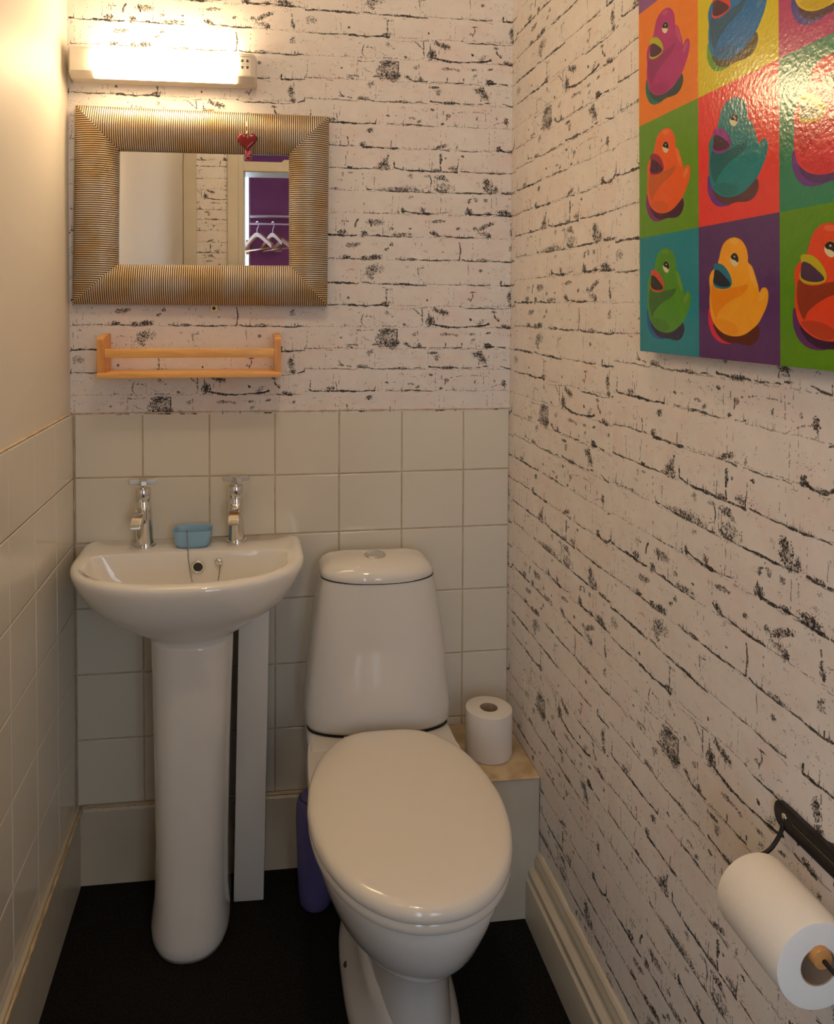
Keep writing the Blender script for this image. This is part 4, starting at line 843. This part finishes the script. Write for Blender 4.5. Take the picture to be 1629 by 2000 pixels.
# ------------------------------------------------------------------ pop-art poster of rubber ducks
DUCK={
 'shadow1':[(0.144,0.377),(0.129,0.294),(0.147,0.233),(0.193,0.172),(0.26,0.134),(0.34,0.119),(0.444,0.131),(0.324,0.226),(0.217,0.306)],
 'shadow2':[(0.207,0.265),(0.242,0.194),(0.322,0.146),(0.41,0.127),(0.52,0.128),(0.585,0.12),(0.673,0.119),(0.739,0.147),(0.774,0.199),(0.765,0.25),(0.722,0.262),(0.579,0.232),(0.411,0.219)],
 'body':[(0.471,0.882),(0.403,0.875),(0.341,0.846),(0.305,0.798),(0.281,0.74),(0.25,0.691),(0.17,0.644),(0.147,0.583),(0.157,0.511),(0.149,0.449),(0.155,0.367),(0.189,0.285),(0.261,0.225),(0.358,0.187),(0.478,0.174),(0.594,0.189),(0.698,0.233),(0.765,0.274),(0.815,0.33),(0.856,0.385),(0.877,0.449),(0.869,0.495),(0.838,0.514),(0.802,0.507),(0.776,0.483),(0.764,0.525),(0.734,0.591),(0.696,0.659),(0.649,0.694),(0.646,0.737),(0.626,0.795),(0.578,0.847),(0.524,0.872)],
 'shade':[(0.187,0.551),(0.256,0.521),(0.345,0.51),(0.449,0.524),(0.55,0.531),(0.644,0.541),(0.622,0.5),(0.549,0.461),(0.448,0.435),(0.344,0.392),(0.272,0.347),(0.239,0.301),(0.195,0.357),(0.171,0.449)],
 'shade2':[(0.213,0.285),(0.325,0.295),(0.446,0.273),(0.526,0.231),(0.504,0.192),(0.41,0.184),(0.297,0.221)],
 'light':[(0.661,0.684),(0.708,0.62),(0.744,0.544),(0.733,0.512),(0.687,0.565),(0.656,0.623)],
 'light2':[(0.801,0.482),(0.843,0.488),(0.834,0.449),(0.785,0.418),(0.761,0.437)],
 'light3':[(0.428,0.863),(0.479,0.869),(0.529,0.852),(0.524,0.834),(0.479,0.829),(0.437,0.843)],
 'beak':[(0.213,0.703),(0.259,0.708),(0.33,0.692),(0.399,0.644),(0.437,0.593),(0.446,0.551),(0.415,0.525),(0.328,0.517),(0.238,0.531),(0.202,0.559),(0.199,0.591),(0.225,0.631),(0.211,0.672)],
 'mouth':[(0.226,0.66),(0.291,0.648),(0.361,0.606),(0.416,0.566),(0.422,0.542),(0.363,0.532),(0.275,0.54),(0.215,0.565),(0.21,0.606)],
 'eye':[(0.439,0.75),(0.478,0.772),(0.511,0.76),(0.532,0.725),(0.527,0.691),(0.493,0.673),(0.452,0.69),(0.428,0.721)],
 'pupil':[(0.435,0.75),(0.476,0.77),(0.51,0.758),(0.531,0.725),(0.522,0.701),(0.486,0.718),(0.449,0.728)],
 'glint':[(0.469,0.746),(0.483,0.751),(0.493,0.743),(0.483,0.735)],
}
CW, CH = 320, 350
def mask_of(pts, ss=3):
    poly = np.array(spline(pts, 5, True)); w, h = CW * ss, CH * ss
    x0, y0, x1, y1 = poly[:, 0].min(), poly[:, 1].min(), poly[:, 0].max(), poly[:, 1].max()
    ys = (np.arange(h) + .5) / h; xs = (np.arange(w) + .5) / w
    m = np.zeros((h, w), bool); a = poly; b = np.roll(poly, -1, 0)
    for r in np.nonzero((ys > y0) & (ys < y1))[0]:
        y = ys[r]; c = (a[:, 1] > y) != (b[:, 1] > y)
        xi = np.sort(a[c, 0] + (y - a[c, 1]) * (b[c, 0] - a[c, 0]) / (b[c, 1] - a[c, 1]))
        for q in range(0, len(xi) - 1, 2): m[r, (xs > xi[q]) & (xs < xi[q + 1])] = True
    return m.reshape(CH, ss, CW, ss).mean((1, 3))
MK = {k: mask_of(v) for k, v in DUCK.items()}
# per cell (column, row from the bottom): background, duck, shade, beak, mouth, cast shadow colour 1 and 2
CELLS = {
 (0, 0): ((24, 132, 148), (78, 145, 34), (62, 108, 40), (205, 78, 45), (50, 45, 35), (20, 95, 165), (44, 42, 66)),
 (1, 0): ((84, 46, 104), (240, 164, 30), (232, 138, 14), (8, 112, 142), (14, 32, 48), (210, 44, 76), (84, 28, 16)),
 (2, 0): ((84, 140, 14), (222, 66, 28), (140, 48, 22), (186, 170, 14), (66, 38, 70), (86, 34, 100), (44, 12, 50)),
 (3, 0): ((230, 190, 20), (70, 60, 150), (50, 40, 110), (220, 70, 60), (50, 30, 40), (120, 160, 60), (60, 60, 40)),
 (0, 1): ((98, 148, 32), (234, 96, 34), (196, 92, 34), (146, 42, 66), (74, 30, 50), (130, 42, 108), (72, 26, 58)),
 (1, 1): ((226, 58, 54), (2, 126, 132), (12, 98, 104), (140, 44, 136), (70, 36, 62), (100, 48, 138), (88, 52, 62)),
 (2, 1): ((30, 128, 92), (216, 50, 62), (196, 36, 50), (206, 192, 20), (120, 108, 76), (104, 50, 136), (80, 44, 104)),
 (3, 1): ((60, 110, 180), (240, 170, 40), (220, 130, 20), (60, 140, 60), (40, 40, 30), (160, 50, 120), (50, 30, 70)),
 (0, 2): ((228, 124, 18), (172, 40, 116), (142, 34, 96), (168, 174, 22), (76, 26, 62), (30, 110, 90), (42, 66, 66)),
 (1, 2): ((210, 192, 4), (4, 108, 174), (16, 86, 118), (210, 62, 48), (72, 34, 50), (94, 156, 44), (78, 68, 30)),
 (2, 2): ((178, 52, 106), (212, 184, 4), (172, 146, 4), (60, 130, 170), (50, 30, 50), (72, 62, 138), (76, 46, 62)),
 (3, 2): ((40, 140, 120), (200, 50, 60), (160, 30, 40), (230, 200, 40), (60, 40, 40), (90, 50, 120), (60, 40, 60)),
 (0, 3): ((132, 78, 138), (90, 160, 60), (60, 120, 40), (230, 120, 40), (50, 40, 30), (60, 50, 120), (40, 30, 60)),
 (1, 3): ((220, 90, 40), (120, 60, 150), (90, 40, 120), (230, 200, 40), (50, 30, 50), (60, 120, 60), (40, 60, 40)),
 (2, 3): ((60, 120, 180), (230, 120, 40), (200, 90, 20), (120, 40, 110), (50, 30, 50), (160, 40, 60), (70, 20, 30)),
 (3, 3): ((200, 180, 30), (60, 130, 150), (40, 100, 120), (200, 60, 50), (50, 30, 50), (90, 50, 120), (60, 40, 60))}
def make_poster():
    W, H = CW * 4, CH * 4; im = np.zeros((H, W, 3)); n = (fbm(H, W, 60, 31, 3)[:, :, None] - .5) * .03
    for (cx, cy), cc in CELLS.items():
        bgc, dk, sh, bk, mo, s1, s2 = [np.array(q) / 255. for q in cc]
        a = np.tile(bgc, (CH, CW, 1))
        def over(m, col): 
            nonlocal a
            a = a * (1 - m[:, :, None]) + np.array(col) * m[:, :, None]
        over(MK['shadow1'], s1); over(MK['shadow2'], s2); over(MK['body'], dk); over(MK['shade'], sh); over(MK['shade2'], sh * .5 + dk * .5)
        lt = dk * .6 + .4 * np.array([.95, .85, .6]) * (.5 + .5 * dk.max())
        for k in ('light', 'light2', 'light3'): over(MK[k] * .55, lt)
        over(MK['beak'], bk); over(MK['mouth'], mo); over(MK['eye'], (.86, .82, .66)); over(MK['pupil'], (.10, .08, .07)); over(MK['glint'], (.75, .72, .62))
        im[cy * CH:(cy + 1) * CH, cx * CW:(cx + 1) * CW] = a
    return np.clip(im + n, 0, 1)
M_poster = image_mat('poster_print', make_image('poster_print', make_poster()), 0.15, (170, 0.24, 0.0012), spec=0.42)
PXW = 1.006; SKW = .026; py0, py1, pz0, pz1 = -.681, -.681 - .1610 * 4, 1.265, 1.265 + .1738 * 4
t = empty('duck_poster', (PXW, (py0 + py1) / 2, pz0), 'glossy pop-art poster of multicoloured rubber ducks on the brick-print wall', 'poster')
quads('printed_sheet', [[(PXW - .0004, py0, pz0), (PXW - .0004, py1, pz0), (PXW - .0004, py1 + SKW, pz1), (PXW - .0004, py0 + SKW, pz1)]], [M_poster], t, [[(0, 0), (1, 0), (1, 1), (0, 1)]])
box('backing_board', PXW, PXW + .005, py1, py0, pz0, pz1, M_white_board, t, M=Matrix(((1, 0, 0, 0), (0, 1, SKW / (pz1 - pz0), -SKW / (pz1 - pz0) * pz0), (0, 0, 1, 0), (0, 0, 0, 1))))
box('hanging_batten', PXW + .005, XR - .0003, py1 + .08, py0 - .08, pz1 - .12, pz1 - .08, M_white_board, t)
box('hanging_batten', PXW + .005, XR - .0003, py1 + .08, py0 - .08, pz0 + .08, pz0 + .12, M_white_board, t)

# ------------------------------------------------------------------ clothes rail in the purple room (seen in the mirror)
rl = empty('clothes_rail', (.6, -3.14, 1.94), 'white clothes rail in the purple room reflected in the mirror', 'rail')
box('rail_board', .265, .74, -3.42, -3.33, 1.945, 1.955, M_white, rl, .003)
from_bm('rail_bar', tube([(.265, -3.22, 1.885), (.74, -3.22, 1.885)], .005, 12), M_white, rl, smooth=True)
def hanger(x, rz, mt, label, zt=1.885):
    h = empty('clothes_hanger', (x, -3.22, zt), label, 'hanger', 'wooden clothes hangers on the rail', rz)
    R = Matrix.Translation((x, -3.22, zt)) @ Matrix.Rotation(rz, 4, 'Z')
    pth = [(-.20, 0, -.155), (-.12, 0, -.115), (-.04, 0, -.078), (0, 0, -.070), (.04, 0, -.078), (.12, 0, -.115), (.20, 0, -.155)]
    P = spline(pth, 4); rings = []
    for q in P: rings.append([tuple(R @ Vector((q[0], sy * .009, q[2] + sz * .013))) for sy, sz in ((-1, -1), (1, -1), (1, 1), (-1, 1))])
    from_bm('shoulder', loft(rings), mt, h, angle=40)
    from_bm('trouser_bar', tube([tuple(R @ Vector((-.185, 0, -.165))), tuple(R @ Vector((.185, 0, -.165)))], .005, 8), mt, h, smooth=True)
    hk = spline([(0, 0, -.065), (0, 0, -.035), (.014, 0, -.022), (.020, 0, -.004), (.012, 0, .012), (0, 0, .0145), (-.012, 0, .012), (-.018, 0, 0)], 5)
    from_bm('hook', tube([tuple(R @ Vector(q)) for q in hk], .0022, 8), M_wire, h, smooth=True)
hanger(.315, 1.05, M_hanger, 'pale wooden hanger nearest the bright window in the mirror')
hanger(.415, 1.15, M_hanger2, 'darker brown wooden hanger, middle of the three in the mirror')
hanger(.530, .95, M_hanger, 'pale wooden hanger at the right edge of the mirror glass')

# ------------------------------------------------------------------ unseen warm fill light on the ceiling, added to lift the room's brightness
t = empty('fill_ceiling_light', (.50, -1.15, ZC), 'small round opal ceiling light out of view, added as warm fill', 'lamp')
from_bm('fill_plate', lathe([(.05, 0), (.085, 0), (.088, -.006), (.085, -.022), (.05, -.024)], 40, Matrix.Translation((.50, -1.15, ZC))), M_lampbody, t, angle=40)
from_bm('fill_shade', lathe([(.070, -.024), (.082, -.035), (.086, -.055), (.078, -.078), (.055, -.094), (.020, -.101), (.002, -.102)], 40, Matrix.Translation((.50, -1.15, ZC))), M_fill_globe, t, smooth=True)
